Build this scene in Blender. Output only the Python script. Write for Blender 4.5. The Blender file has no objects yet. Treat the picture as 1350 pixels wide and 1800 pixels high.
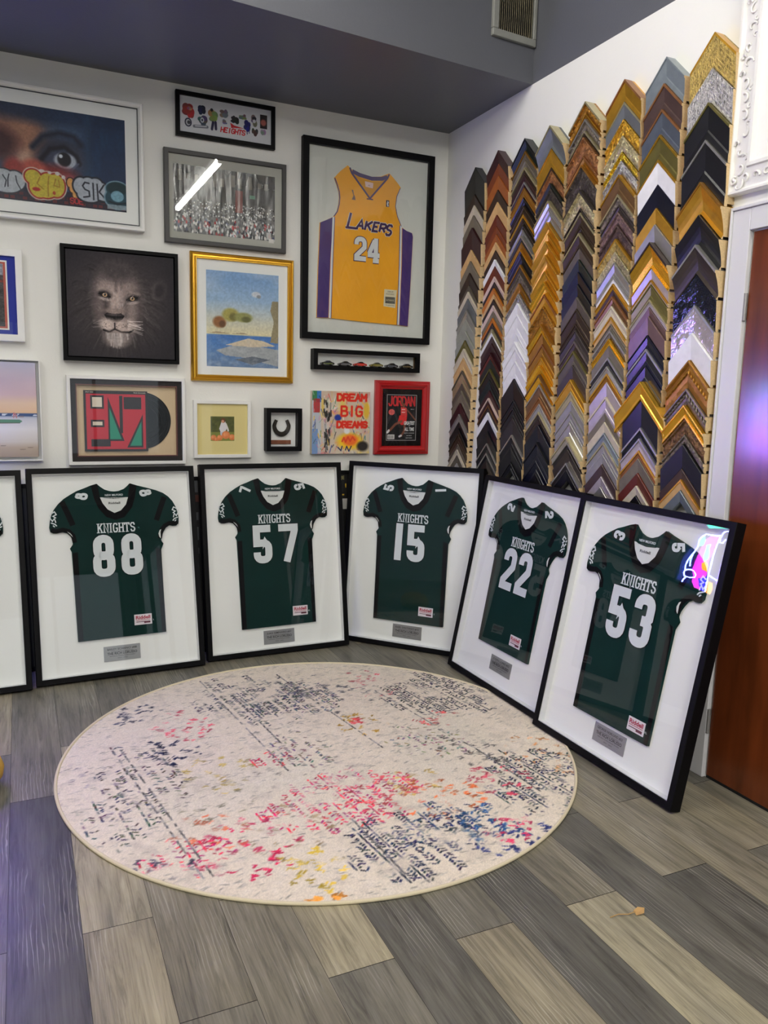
import bpy, bmesh, math, random
import numpy as np
from mathutils import Vector, Matrix, Euler

C = bpy.context.scene.collection
SC = bpy.context.scene
PI = math.pi
SQ2 = math.sqrt(2)

# ------------------------------------------------------------------ camera
FOC = 1382.04            # focal length in pixels of the 1350 x 1800 frame
YAW, PITCH, ROLL = 0.433965, 0.146241, 0.02422
cam_d = bpy.data.cameras.new('camera')
cam = bpy.data.objects.new('camera', cam_d)
C.objects.link(cam)
SC.camera = cam
cam_d.sensor_fit = 'VERTICAL'
cam_d.sensor_height = 36.0
cam_d.sensor_width = 27.0
cam_d.lens = 36.0 * FOC / 1800.0
cam_d.clip_start = 0.02
_f = Vector((math.sin(YAW) * math.cos(PITCH), math.cos(YAW) * math.cos(PITCH), -math.sin(PITCH)))
_r = Vector((math.cos(YAW), -math.sin(YAW), 0))
_u = _r.cross(_f)
_r2 = _r * math.cos(ROLL) + _u * math.sin(ROLL)
_u2 = -_r * math.sin(ROLL) + _u * math.cos(ROLL)
_m = Matrix((_r2, _u2, -_f)).transposed().to_4x4()
_m.translation = (0, 0, 1.5)
cam.matrix_world = _m

# ------------------------------------------------------------------ light
LAMP_STRENGTH = 134.0
LAMP_COLOR = (1.0, 0.965, 0.895)
NEON = 32.0
GLOW = 130.0
world = bpy.data.worlds.new('World')
SC.world = world
world.use_nodes = True
wb = world.node_tree.nodes['Background']
wb.inputs[0].default_value = (0.80, 0.90, 1.0, 1)
wb.inputs[1].default_value = 1.2
SC.view_settings.view_transform = 'Standard'
SC.view_settings.look = 'None'
SC.view_settings.exposure = 0.0
SC.view_settings.gamma = 1.0
SC.view_settings.use_curve_mapping = False
SC.cycles.max_bounces = 8
SC.cycles.diffuse_bounces = 4
SC.cycles.glossy_bounces = 4
SC.cycles.transparent_max_bounces = 12
SC.cycles.sample_clamp_indirect = 6.0
SC.cycles.use_denoising = True

# room (metres): right wall x = XR, back wall y = YB, camera stands above (0, 0)
XR, YB = 2.48, 4.53
XL, YR = -4.0, -5.5
ZS = 3.115               # underside of the soffit and of the grey paint band
ZC = 3.78


# ------------------------------------------------------------------ helpers
def lin(c):
    return tuple(((x / 255 / 12.92) if x / 255 <= 0.04045 else ((x / 255 + 0.055) / 1.055) ** 2.4) for x in c)


def tag(o, label=None, cat=None, group=None, kind=None):
    if label: o['label'] = label
    if cat: o['category'] = cat
    if group: o['group'] = group
    if kind: o['kind'] = kind
    return o


def empty(name, loc=(0, 0, 0), rot=(0, 0, 0), label=None, cat=None, group=None):
    o = bpy.data.objects.new(name, None)
    o.empty_display_size = 0.05
    o.location = loc
    o.rotation_euler = rot
    C.objects.link(o)
    return tag(o, label, cat, group)


class MB:
    """collects shapes, then links them as one mesh object"""
    def __init__(s):
        s.v, s.f, s.m, s.sm = [], [], [], []
        s.nst = 0

    def add(s, verts, faces, mat=0, smooth=False):
        b = len(s.v)
        s.v += [tuple(p) for p in verts]
        for f in faces:
            s.f.append([i + b for i in f]); s.m.append(mat); s.sm.append(smooth)

    def box(s, x0, x1, y0, y1, z0, z1, mat=0):
        v = [(x0, y0, z0), (x1, y0, z0), (x1, y1, z0), (x0, y1, z0), (x0, y0, z1), (x1, y0, z1), (x1, y1, z1), (x0, y1, z1)]
        s.add(v, [(0, 3, 2, 1), (4, 5, 6, 7), (0, 1, 5, 4), (1, 2, 6, 5), (2, 3, 7, 6), (3, 0, 4, 7)], mat)

    def prism(s, poly, y0, y1, mat=0, mat_side=None):
        """poly of (x, z), front at y0 (towards the room), back at y1"""
        a = sum(poly[i][0] * poly[(i + 1) % len(poly)][1] - poly[(i + 1) % len(poly)][0] * poly[i][1] for i in range(len(poly)))
        if a < 0: poly = poly[::-1]
        n = len(poly)
        v = [(x, y0, z) for x, z in poly] + [(x, y1, z) for x, z in poly]
        s.add(v, [tuple(range(n)), tuple(range(2 * n - 1, n - 1, -1))], mat)
        s.add(v, [(i, i + n, (i + 1) % n + n, (i + 1) % n) for i in range(n)], mat if mat_side is None else mat_side)

    def sheet(s, poly, y, mat=0):
        a = sum(poly[i][0] * poly[(i + 1) % len(poly)][1] - poly[(i + 1) % len(poly)][0] * poly[i][1] for i in range(len(poly)))
        if a < 0: poly = poly[::-1]
        s.add([(x, y, z) for x, z in poly], [tuple(range(len(poly)))], mat)

    def strokes(s, lines, w, y0, y1, mat=0, closed=False):
        """flat ribbons of width w along polylines in (x, z); mitred joints"""
        for L in lines:
            cl = closed or (len(L) > 2 and L[0] == L[-1])
            P = [Vector(p) for p in (L[:-1] if cl and L[0] == L[-1] else L)]
            n = len(P)
            a, b = [], []
            for i in range(n):
                d1 = (P[i] - P[i - 1]) if (i > 0 or cl) else None
                d2 = (P[(i + 1) % n] - P[i]) if (i < n - 1 or cl) else None
                if d1 is None: d1 = d2
                if d2 is None: d2 = d1
                d1 = d1.normalized(); d2 = d2.normalized()
                n1 = Vector((-d1.y, d1.x)); n2 = Vector((-d2.y, d2.x))
                mm = (n1 + n2)
                if mm.length < 1e-4: mm = n1
                mm = mm.normalized()
                k = min(1 / max(mm.dot(n1), 0.3), 1.8) * w / 2
                a.append(P[i] + mm * k); b.append(P[i] - mm * k)
            for i in range(n if cl else n - 1):
                j = (i + 1) % n
                s.nst += 1
                s.prism([tuple(b[i]), tuple(b[j]), tuple(a[j]), tuple(a[i])], y0 - 2e-5 * (s.nst % 14), y1, mat)

    def tube(s, pts, r, seg=8, mat=0, closed=False, rs=None, flat=1.0, smooth=True):
        P = [Vector(p) for p in pts]
        n = len(P)
        rings = []
        ref = None
        for i in range(n):
            d = ((P[(i + 1) % n] if (i < n - 1 or closed) else P[i]) - (P[i - 1] if (i > 0 or closed) else P[i])).normalized()
            if ref is None:
                ref = d.cross(Vector((0, 0, 1)))
                if ref.length < 1e-3: ref = d.cross(Vector((1, 0, 0)))
            ref = (ref - d * ref.dot(d)).normalized()
            bn = d.cross(ref)
            rr = rs[i] if rs else r
            rings.append([P[i] + (ref * math.cos(2 * PI * k / seg) + bn * math.sin(2 * PI * k / seg) * flat) * rr for k in range(seg)])
        v = [p for R in rings for p in R]
        f = []
        for i in range(n if closed else n - 1):
            j = (i + 1) % n
            for k in range(seg):
                l = (k + 1) % seg
                f.append((i * seg + k, i * seg + l, j * seg + l, j * seg + k))
        s.add(v, f, mat, smooth)
        if not closed:
            s.add(v, [tuple(range(seg - 1, -1, -1)), tuple(range((n - 1) * seg, n * seg))], mat)

    def text(s, string, x, z, size, y, mat=0, w=None, align='CENTER', shear=0.0, bold=0.0):
        """built-in typeface laid flat at depth y, cap height = size, optional width w"""
        vs, fs = text_geo(string, bold)
        if not vs: return
        xs = [p[0] for p in vs]; zs = [p[1] for p in vs]
        h = 0.73
        k = size / h
        kx = k if w is None else w / max(max(xs) - min(xs), 1e-6)
        ox = {'CENTER': (max(xs) + min(xs)) / 2, 'LEFT': min(xs), 'RIGHT': max(xs)}[align]
        s.add([(x + (p[0] - ox) * kx + shear * p[1] * k, y, z + p[1] * k) for p in vs], fs, mat)

    def build(s, name, mats, parent=None, loc=(0, 0, 0), rot=(0, 0, 0), bevel=0, label=None):
        me = bpy.data.meshes.new(name)
        me.from_pydata(s.v, [], s.f)
        for m in (mats if isinstance(mats, (list, tuple)) else [mats]): me.materials.append(m)
        me.polygons.foreach_set('material_index', s.m)
        me.polygons.foreach_set('use_smooth', s.sm)
        me.update()
        o = bpy.data.objects.new(name, me)
        C.objects.link(o)
        o.location = loc; o.rotation_euler = rot
        if parent: o.parent = parent
        if label: o['label'] = label
        if bevel:
            md = o.modifiers.new('bevel', 'BEVEL'); md.width = bevel; md.segments = 2; md.limit_method = 'ANGLE'; md.angle_limit = math.radians(40)
        return o


_tc = {}


def text_geo(string, bold=0.0):
    if (string, bold) in _tc: return _tc[(string, bold)]
    cu = bpy.data.curves.new('lettering', 'FONT')
    cu.body = string
    cu.resolution_u = 3
    cu.offset = bold
    ob = bpy.data.objects.new('lettering', cu)
    C.objects.link(ob)
    dg = bpy.context.evaluated_depsgraph_get()
    me = bpy.data.meshes.new_from_object(ob.evaluated_get(dg))
    vs = [(v.co.x, v.co.y) for v in me.vertices]
    fs = [tuple(p.vertices) for p in me.polygons]
    bpy.data.objects.remove(ob); bpy.data.curves.remove(cu); bpy.data.meshes.remove(me)
    _tc[(string, bold)] = (vs, fs)
    return _tc[(string, bold)]


# ------------------------------------------------------------------ materials
_mc = {}


def mat(key, rgb, rough=0.5, metal=0.0, bump=0.0, bscale=60.0, var=0.0, vscale=20.0, stretch=(1, 1, 1), spec=0.5, coat=0.0, emit=0.0, bdist=0.004):
    """principled material with optional noise bump and noise colour variation"""
    if key in _mc: return _mc[key]
    m = bpy.data.materials.new(key)
    m.use_nodes = True
    nt = m.node_tree
    b = nt.nodes['Principled BSDF']
    col = lin(rgb)
    b.inputs['Base Color'].default_value = (*col, 1)
    b.inputs['Roughness'].default_value = rough
    b.inputs['Metallic'].default_value = metal
    b.inputs['Specular IOR Level'].default_value = spec
    if coat:
        b.inputs['Coat Weight'].default_value = coat
        b.inputs['Coat Roughness'].default_value = 0.12
    if emit:
        b.inputs['Emission Color'].default_value = (*col, 1)
        b.inputs['Emission Strength'].default_value = emit
    if bump or var:
        tc = nt.nodes.new('ShaderNodeTexCoord')
        mp = nt.nodes.new('ShaderNodeMapping')
        mp.inputs['Scale'].default_value = stretch
        nt.links.new(tc.outputs['Object'], mp.inputs['Vector'])
    if var:
        n = nt.nodes.new('ShaderNodeTexNoise'); n.inputs['Scale'].default_value = vscale; n.inputs['Detail'].default_value = 5
        nt.links.new(mp.outputs[0], n.inputs['Vector'])
        r = nt.nodes.new('ShaderNodeValToRGB')
        r.color_ramp.elements[0].position = 0.3; r.color_ramp.elements[1].position = 0.7
        r.color_ramp.elements[0].color = (*[c * (1 - var) for c in col], 1)
        r.color_ramp.elements[1].color = (*[min(1, c * (1 + var)) for c in col], 1)
        nt.links.new(n.outputs['Fac'], r.inputs['Fac']); nt.links.new(r.outputs[0], b.inputs['Base Color'])
    if bump:
        n2 = nt.nodes.new('ShaderNodeTexNoise'); n2.inputs['Scale'].default_value = bscale; n2.inputs['Detail'].default_value = 4
        nt.links.new(mp.outputs[0], n2.inputs['Vector'])
        bp = nt.nodes.new('ShaderNodeBump'); bp.inputs['Strength'].default_value = bump; bp.inputs['Distance'].default_value = bdist
        nt.links.new(n2.outputs['Fac'], bp.inputs['Height']); nt.links.new(bp.outputs[0], b.inputs['Normal'])
    _mc[key] = m
    return m


def glass_mat(key='clear glass', refl=1.0, wave=0.0):
    if key in _mc: return _mc[key]
    m = bpy.data.materials.new(key); m.use_nodes = True
    nt = m.node_tree; nt.nodes.clear()
    out = nt.nodes.new('ShaderNodeOutputMaterial')
    tr = nt.nodes.new('ShaderNodeBsdfTransparent'); tr.inputs[0].default_value = (0.985, 0.992, 0.988, 1)
    gl = nt.nodes.new('ShaderNodeBsdfGlossy'); gl.inputs['Roughness'].default_value = 0.015
    fr = nt.nodes.new('ShaderNodeFresnel'); fr.inputs['IOR'].default_value = 1.5
    mu = nt.nodes.new('ShaderNodeMath'); mu.operation = 'MULTIPLY'; mu.inputs[1].default_value = refl; mu.use_clamp = True
    mx = nt.nodes.new('ShaderNodeMixShader')
    ge = nt.nodes.new('ShaderNodeNewGeometry'); iv = nt.nodes.new('ShaderNodeMath'); iv.operation = 'SUBTRACT'; iv.inputs[0].default_value = 1.0
    m2 = nt.nodes.new('ShaderNodeMath'); m2.operation = 'MULTIPLY'
    nt.links.new(ge.outputs['Backfacing'], iv.inputs[1]); nt.links.new(fr.outputs[0], mu.inputs[0])
    nt.links.new(mu.outputs[0], m2.inputs[0]); nt.links.new(iv.outputs[0], m2.inputs[1]); nt.links.new(m2.outputs[0], mx.inputs[0])
    nt.links.new(tr.outputs[0], mx.inputs[1]); nt.links.new(gl.outputs[0], mx.inputs[2]); nt.links.new(mx.outputs[0], out.inputs[0])
    if wave:
        tc = nt.nodes.new('ShaderNodeTexCoord'); mp = nt.nodes.new('ShaderNodeMapping'); mp.inputs['Scale'].default_value = (1.0, 1, 0.22)
        n = nt.nodes.new('ShaderNodeTexNoise'); n.inputs['Scale'].default_value = 11; n.inputs['Detail'].default_value = 1
        bp = nt.nodes.new('ShaderNodeBump'); bp.inputs['Strength'].default_value = wave; bp.inputs['Distance'].default_value = 0.01
        nt.links.new(tc.outputs['Object'], mp.inputs[0]); nt.links.new(mp.outputs[0], n.inputs['Vector']); nt.links.new(n.outputs['Fac'], bp.inputs['Height'])
        nt.links.new(bp.outputs[0], gl.inputs['Normal'])
    _mc[key] = m
    return m


def attr_mat(key, rough=0.6, bump=0.0, bscale=300.0, spec=0.4, bdist=0.002):
    """colour read from the mesh's own colour attribute"""
    if key in _mc: return _mc[key]
    m = bpy.data.materials.new(key); m.use_nodes = True
    nt = m.node_tree; b = nt.nodes['Principled BSDF']
    a = nt.nodes.new('ShaderNodeVertexColor'); a.layer_name = 'Col'
    nt.links.new(a.outputs[0], b.inputs['Base Color'])
    b.inputs['Roughness'].default_value = rough; b.inputs['Specular IOR Level'].default_value = spec
    if bump:
        tc = nt.nodes.new('ShaderNodeTexCoord'); n = nt.nodes.new('ShaderNodeTexNoise'); n.inputs['Scale'].default_value = bscale
        bp = nt.nodes.new('ShaderNodeBump'); bp.inputs['Strength'].default_value = bump; bp.inputs['Distance'].default_value = bdist
        nt.links.new(tc.outputs['Object'], n.inputs['Vector']); nt.links.new(n.outputs['Fac'], bp.inputs['Height']); nt.links.new(bp.outputs[0], b.inputs['Normal'])
    _mc[key] = m
    return m


GLASS = glass_mat()
WHITEW = mat('white wall paint', (230, 230, 224), 0.55, bump=0.15, bscale=120, var=0.012, vscale=3)
GREYW = mat('grey paint', (86, 88, 94), 0.42, bump=0.1, bscale=90)
WTRIM = mat('white gloss trim', (206, 206, 208), 0.35)
BLK = mat('black satin frame', (9, 9, 11), 0.5, spec=0.12)
BLKM = mat('black canvas frame', (8, 8, 9), 0.55, spec=0.12)
WFRAME = mat('white frame', (232, 232, 228), 0.4)
MATB = mat('white mat board', (240, 240, 238), 0.8)
RAWW = mat('raw wood end grain', (205, 178, 132), 0.75, var=0.12, vscale=120)
BACKING = mat('brown backing paper', (120, 92, 62), 0.8)
INK = mat('black ink', (20, 20, 22), 0.6)
WHITEINK = mat('white ink', (226, 228, 228), 0.6)

# ------------------------------------------------------------------ the setting
def floor_mat():
    m = bpy.data.materials.new('wood plank vinyl'); m.use_nodes = True
    nt = m.node_tree; b = nt.nodes['Principled BSDF']; N = nt.nodes; Lk = nt.links
    at = N.new('ShaderNodeVertexColor'); at.layer_name = 'Col'      # r tone, g offset, b hue
    sep = N.new('ShaderNodeSeparateColor'); Lk.new(at.outputs[0], sep.inputs[0])
    tc = N.new('ShaderNodeTexCoord')
    off = N.new('ShaderNodeVectorMath'); off.operation = 'SCALE'; off.inputs[3].default_value = 37.0
    cmb = N.new('ShaderNodeCombineXYZ'); Lk.new(sep.outputs[1], cmb.inputs[0]); Lk.new(sep.outputs[1], cmb.inputs[1]); Lk.new(sep.outputs[1], cmb.inputs[2])
    Lk.new(cmb.outputs[0], off.inputs[0])
    add = N.new('ShaderNodeVectorMath'); add.operation = 'ADD'; Lk.new(tc.outputs['Object'], add.inputs[0]); Lk.new(off.outputs[0], add.inputs[1])
    def noise(sx, sy, scale, detail, dist=0.0, rough=0.6):
        mp = N.new('ShaderNodeMapping'); mp.inputs['Scale'].default_value = (sx, sy, 1); Lk.new(add.outputs[0], mp.inputs[0])
        n = N.new('ShaderNodeTexNoise'); n.inputs['Scale'].default_value = scale; n.inputs['Detail'].default_value = detail
        n.inputs['Distortion'].default_value = dist; n.inputs['Roughness'].default_value = rough
        Lk.new(mp.outputs[0], n.inputs['Vector']); return n
    def ramp(fac, stops):
        r = N.new('ShaderNodeValToRGB'); e = r.color_ramp.elements
        e[0].position, e[0].color = stops[0][0], (*lin(stops[0][1]), 1)
        e[1].position, e[1].color = stops[-1][0], (*lin(stops[-1][1]), 1)
        for p, c in stops[1:-1]:
            k = e.new(p); k.color = (*lin(c), 1)
        Lk.new(fac, r.inputs[0]); return r
    base = ramp(sep.outputs[0], [(0.0, (96, 95, 92)), (0.3, (130, 127, 117)), (0.6, (158, 151, 132)), (0.8, (178, 168, 143)), (1.0, (190, 182, 156))])
    cloud = noise(3.0, 0.7, 2.2, 3, 0.4)
    grain = noise(15, 1.0, 2.8, 8, 0.9, 0.68)
    fine = noise(120, 2.2, 2.0, 4, 0.2, 0.6)
    def mixc(a, bcol, fac, mode='MULTIPLY', k=1.0):
        mx = N.new('ShaderNodeMix'); mx.data_type = 'RGBA'; mx.blend_type = mode
        if isinstance(fac, float): mx.inputs[0].default_value = fac
        else: Lk.new(fac, mx.inputs[0])
        Lk.new(a, mx.inputs[6])
        if isinstance(bcol, tuple): mx.inputs[7].default_value = (*bcol, 1)
        else: Lk.new(bcol, mx.inputs[7])
        return mx.outputs[2]
    g1 = ramp(grain.outputs['Fac'], [(0.28, (140, 140, 138)), (0.5, (222, 221, 218)), (0.72, (255, 255, 255))])
    c1 = ramp(cloud.outputs['Fac'], [(0.3, (205, 206, 208)), (0.7, (255, 254, 248))])
    f1 = ramp(fine.outputs['Fac'], [(0.3, (205, 205, 205)), (0.6, (255, 255, 255))])
    c = mixc(base.outputs[0], g1.outputs[0], 1.0)
    c = mixc(c, c1.outputs[0], 1.0)
    c = mixc(c, f1.outputs[0], 0.6)
    # limed cathedral grain: pale swirls
    wv = N.new('ShaderNodeTexWave'); wv.wave_type = 'BANDS'; wv.bands_direction = 'X'
    wv.inputs['Scale'].default_value = 8.0; wv.inputs['Distortion'].default_value = 7.0; wv.inputs['Detail'].default_value = 3; wv.inputs['Detail Scale'].default_value = 1.3
    mpw = N.new('ShaderNodeMapping'); mpw.inputs['Scale'].default_value = (3.2, 0.42, 1); Lk.new(add.outputs[0], mpw.inputs[0]); Lk.new(mpw.outputs[0], wv.inputs['Vector'])
    wr = N.new('ShaderNodeValToRGB'); wr.color_ramp.elements[0].position = 0.86; wr.color_ramp.elements[1].position = 0.98
    Lk.new(wv.outputs['Fac'], wr.inputs[0])
    patch = noise(2.2, 0.8, 2.4, 2)
    pr = N.new('ShaderNodeValToRGB'); pr.color_ramp.elements[0].position = 0.48; pr.color_ramp.elements[1].position = 0.66; Lk.new(patch.outputs['Fac'], pr.inputs[0])
    ml = N.new('ShaderNodeMath'); ml.operation = 'MULTIPLY'; Lk.new(wr.outputs[0], ml.inputs[0]); Lk.new(pr.outputs[0], ml.inputs[1])
    ml2 = N.new('ShaderNodeMath'); ml2.operation = 'MULTIPLY'; ml2.inputs[1].default_value = 0.30; Lk.new(ml.outputs[0], ml2.inputs[0])
    c = mixc(c, lin((206, 202, 190)), ml2.outputs[0], 'MIX')
    Lk.new(c, b.inputs['Base Color'])
    b.inputs['Roughness'].default_value = 0.42
    b.inputs['Specular IOR Level'].default_value = 0.4
    bp = N.new('ShaderNodeBump'); bp.inputs['Strength'].default_value = 0.12; bp.inputs['Distance'].default_value = 0.002
    Lk.new(grain.outputs['Fac'], bp.inputs['Height']); Lk.new(bp.outputs[0], b.inputs['Normal'])
    return m


def build_floor():
    rnd = random.Random(11)
    PW, PL = 0.19, 1.268
    known = {}                                     # tone of planks, by (column, index)
    tones = {(0, 0): .93, (0, -1): .72, (0, 1): .42, (1, 0): .55, (1, -1): .45, (2, 0): .62, (2, -1): .52, (3, 0): .9, (3, -1): .32, (4, 0): .12, (4, -1): .2,
             (5, -1): .74, (5, 0): .35, (6, 0): .3, (6, -1): .1, (7, -1): .97, (7, 0): .5, (8, 0): .22, (8, -1): .18, (9, 0): .58, (9, -1): .12, (10, -1): .62, (10, 0): .45,
             (11, -1): .2, (11, 0): .66, (-1, 0): .0, (-1, 1): .4, (-1, -1): .0, (-2, 1): .8, (-2, 0): .22, (1, 1): .42, (2, 1): .45, (3, 1): .3, (4, 1): .5, (5, 1): .42, (6, 1): .55, (7, 1): .4, (8, 1): .35}
    v, f, cols = [], [], []
    k0 = int((XL - 0.102) / PW) - 1
    k1 = int((XR - 0.102) / PW) + 1
    g, ge = 0.0006, 0.0012
    for k in range(k0, k1 + 1):
        x0 = max(0.102 + PW * k, XL); x1 = min(0.102 + PW * (k + 1), XR)
        if x1 - x0 < 0.002: continue
        j0 = 2.145 if k % 2 == 0 else 1.722
        i = int((YR - j0) / PL) - 1
        while j0 + i * PL < YB:
            y0 = max(j0 + i * PL, YR); y1 = min(j0 + (i + 1) * PL, YB)
            if y1 - y0 > 0.003:
                t = tones.get((k, i), rnd.uniform(0.08, 0.66))
                o = rnd.random()
                b0 = len(v)
                v += [(x0 + g, y0 + ge, 0), (x1 - g, y0 + ge, 0), (x1 - g, y1 - ge, 0), (x0 + g, y1 - ge, 0)]
                f.append((b0, b0 + 1, b0 + 2, b0 + 3))
                cols += [(t, o, rnd.random(), 1)] * 4
            i += 1
    n = len(v)
    v += [(XL, YR, -0.002), (XR, YR, -0.002), (XR, YB, -0.002), (XL, YB, -0.002), (XL, YR, -0.08), (XR, YR, -0.08), (XR, YB, -0.08), (XL, YB, -0.08)]
    for q in ((0, 1, 2, 3), (4, 7, 6, 5), (0, 4, 5, 1), (1, 5, 6, 2), (2, 6, 7, 3), (3, 7, 4, 0)): f.append(tuple(n + i for i in q))
    cols += [(0, 0, 0, 1)] * 8
    me = bpy.data.meshes.new('floor'); me.from_pydata(v, [], f)
    a = me.color_attributes.new('Col', 'FLOAT_COLOR', 'POINT'); a.data.foreach_set('color', [c for q in cols for c in q])
    me.materials.append(floor_mat()); me.materials.append(mat('plank gap', (28, 26, 24), 0.9))
    for p in me.polygons: p.material_index = 1 if p.index >= len(f) - 6 else 0
    o = bpy.data.objects.new('floor', me); C.objects.link(o)
    tag(o, 'grey and tan wood plank floor', 'floor', kind='structure')


build_floor()


def struct(name, mb, mats, label, cat, **k):
    o = mb.build(name, mats, **k)
    return tag(o, label, cat, kind='structure')


T = 0.12
DARKW = mat('reflection dark', (52, 52, 56), 0.6)  # darkens the unseen rear of the right wall so jersey glass reflects less
m = MB(); m.box(XL - T, XR + T, YB, YB + T, 0, ZC); struct('wall_back', m, WHITEW, 'white back wall hung with framed pictures', 'wall')
m = MB(); m.box(XR, XR + T, 1.15, YB, 0, ZS, 0); m.box(XR, XR + T, 1.15, YB, ZS, ZC, 1); m.box(XR, XR + T, -2.2, 1.15, 0, ZC, 2); m.box(XR, XR + T, YR, -5.3, 0, ZC, 2); m.box(XR, XR + T, -5.3, -2.2, 2.6, ZC, 2); m.box(XR, XR + T, -5.3, -2.2, 0, .35, 2)
struct('wall_right', m, [WHITEW, GREYW, DARKW], 'white right wall with chevron samples, grey above', 'wall')
m = MB(); m.box(XL - T, XL, YR, YB, 0, ZC); struct('wall_left', m, mat('mid grey paint', (150, 150, 154), .6), 'grey wall on the left of the shop', 'wall')
m = MB(); m.box(XL - T, XR + T, YR - T, YB + T, ZC, ZC + T); struct('ceiling', m, mat('ceiling paint', (150, 150, 150), 0.8), 'off white ceiling of the shop', 'ceiling')
# shop front behind the camera: dark wall with a daylit opening
m = MB()
m.box(XL, -1.2, YR - T, YR, 0, ZC); m.box(2.3, XR, YR - T, YR, 0, ZC); m.box(-1.2, 2.3, YR - T, YR, 2.6, ZC); m.box(-1.2, 2.3, YR - T, YR, 0, 0.35)
struct('wall_front', m, mat('dark shop front', (70, 70, 74), 0.6), 'dark shop front wall behind the viewer', 'wall')
w = empty('window_1', (0.55, YR, 0.35)); tag(w, 'wide shop window behind the viewer', 'window', kind='structure')
m = MB()
for x in (-1.75, -0.6, 0.6, 1.7): m.box(x, x + 0.05, -0.06, 0.0, 0, 2.25)
m.box(-1.75, 1.75, -0.06, 0.0, 2.2, 2.25); m.box(-1.75, 1.75, -0.06, 0.0, 0, 0.05)
m.build('window_frame', mat('dark metal', (40, 40, 42), 0.4, 0.8), w)
m = MB(); m.box(-1.7, 1.7, -0.035, -0.03, 0.05, 2.2); m.build('window_pane', GLASS, w)

w = empty('added_window', (XR, -2.2, 0.35), (0, 0, -PI / 2)); tag(w, 'added side window behind the viewer on the right, for glass reflections', 'window', kind='structure')  # added opening, widens the bright reflection in the jersey glass
m = MB()
for x in (0, 1.02, 2.04, 3.05): m.box(x, x + 0.05, 0.0, 0.06, 0, 2.25)
m.box(0, 3.1, 0.0, 0.06, 2.2, 2.25); m.box(0, 3.1, 0.0, 0.06, 0, 0.05)
m.build('window_frame', mat('dark metal', (40, 40, 42), 0.4, 0.8), w)
m = MB(); m.box(0.05, 3.05, 0.03, 0.035, 0.05, 2.2); m.build('window_pane', GLASS, w)

# soffit: its front face runs slightly askew to the back wall
m = MB()
p = [(XL, 3.07), (XR, 3.65), (XR, YB), (XL, YB)]
v = [(x, y, ZS) for x, y in p] + [(x, y, ZC) for x, y in p]
m.add(v, [(0, 3, 2, 1), (4, 5, 6, 7), (0, 1, 5, 4), (1, 2, 6, 5), (2, 3, 7, 6), (3, 0, 4, 7)])
struct('trim_1', m, GREYW, 'grey boxed soffit along the top of the back wall', 'soffit')

m = MB(); m.box(XL, XR, YB - 0.014, YB, 0, 0.10); struct('baseboard_back', m, WTRIM, 'white baseboard of the back wall', 'baseboard', bevel=0.003)
m = MB(); m.box(XR - 0.014, XR, 2.262, YB - 0.02, 0, 0.10); struct('baseboard_right', m, WTRIM, 'white baseboard of the right wall', 'baseboard', bevel=0.003)

# air vent high on the soffit face
va = math.atan2(0.58, XR - XL)
vr = empty('air_vent', (2.20, 3.65 - (XR - 2.20) * math.tan(va), 3.285), (0, 0, va), 'off white metal air vent with stained louvres on the grey soffit', 'vent')
m = MB()
W_, H_ = 0.275, 0.30
m.box(0, W_, -0.022, 0, 0, 0.035); m.box(0, W_, -0.022, 0, H_ - 0.035, H_); m.box(0, 0.035, -0.022, 0, 0.035, H_ - 0.035); m.box(W_ - 0.02, W_, -0.022, 0, 0.035, H_ - 0.035)
m.build('vent_frame', mat('vent enamel', (126, 127, 122), 0.5, var=0.08, vscale=9), vr, bevel=0.004)
m = MB()
for i in range(17):
    x = 0.042 + i * 0.0125
    m.add([(x, -0.016, 0.036), (x + 0.009, -0.004, 0.036), (x + 0.009, -0.004, H_ - 0.036), (x, -0.016, H_ - 0.036), (x + 0.001, -0.017, 0.036), (x + 0.010, -0.005, 0.036), (x + 0.010, -0.005, H_ - 0.036), (x + 0.001, -0.017, H_ - 0.036)],
          [(0, 1, 2, 3), (4, 7, 6, 5), (0, 4, 5, 1), (3, 2, 6, 7), (0, 3, 7, 4), (1, 5, 6, 2)])
m.build('louvres', mat('stained louvres', (128, 120, 92), 0.6, var=0.5, vscale=14), vr)
m = MB(); m.box(0.036, W_ - 0.021, -0.003, 0, 0.036, H_ - 0.036); m.build('duct_shade', mat('duct dark', (38, 36, 32), 0.9), vr)  # dark sheet painted as the shade behind the louvres
m = MB(); m.tube([(0.048, -0.021, 0.17), (0.048, -0.036, 0.16)], 0.005); m.build('lever', mat('vent lever', (90, 88, 80), 0.4, 0.6), vr)

# door in the right wall
DOORM = mat('brown veneer door', (98, 46, 20), 0.22, var=0.28, vscale=5, stretch=(3, 6, 0.5), coat=0.4)
dr = empty('door_1', (XR, 2.17, 0), (0, 0, -PI / 2)); tag(dr, 'glossy brown veneer door in the right wall', 'door', kind='structure')
m = MB(); m.box(0, 0.91, -0.006, 0.0, 0.012, 2.13); m.build('door_leaf', DOORM, dr, bevel=0.002)
for z in (0.24, 1.86):
    m = MB(); m.tube([(-0.004, -0.014, z - 0.05), (-0.004, -0.014, z + 0.05)], 0.0075, 10)
    m.box(-0.03, -0.004, -0.008, -0.004, z - 0.048, z + 0.048)
    m.build('hinge', mat('painted steel hinge', (150, 148, 146), 0.35, 0.5), dr)
m = MB()
m.box(-0.085, -0.006, -0.022, 0, 0, 2.215); m.box(-0.006, 1.0, -0.022, 0, 2.135, 2.215)
m.box(-0.094, -0.085, -0.03, 0, 0, 2.224); m.box(-0.094, 1.0, -0.03, 0, 2.215, 2.227)
m.build('door_casing', WTRIM, dr, bevel=0.003)
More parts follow.
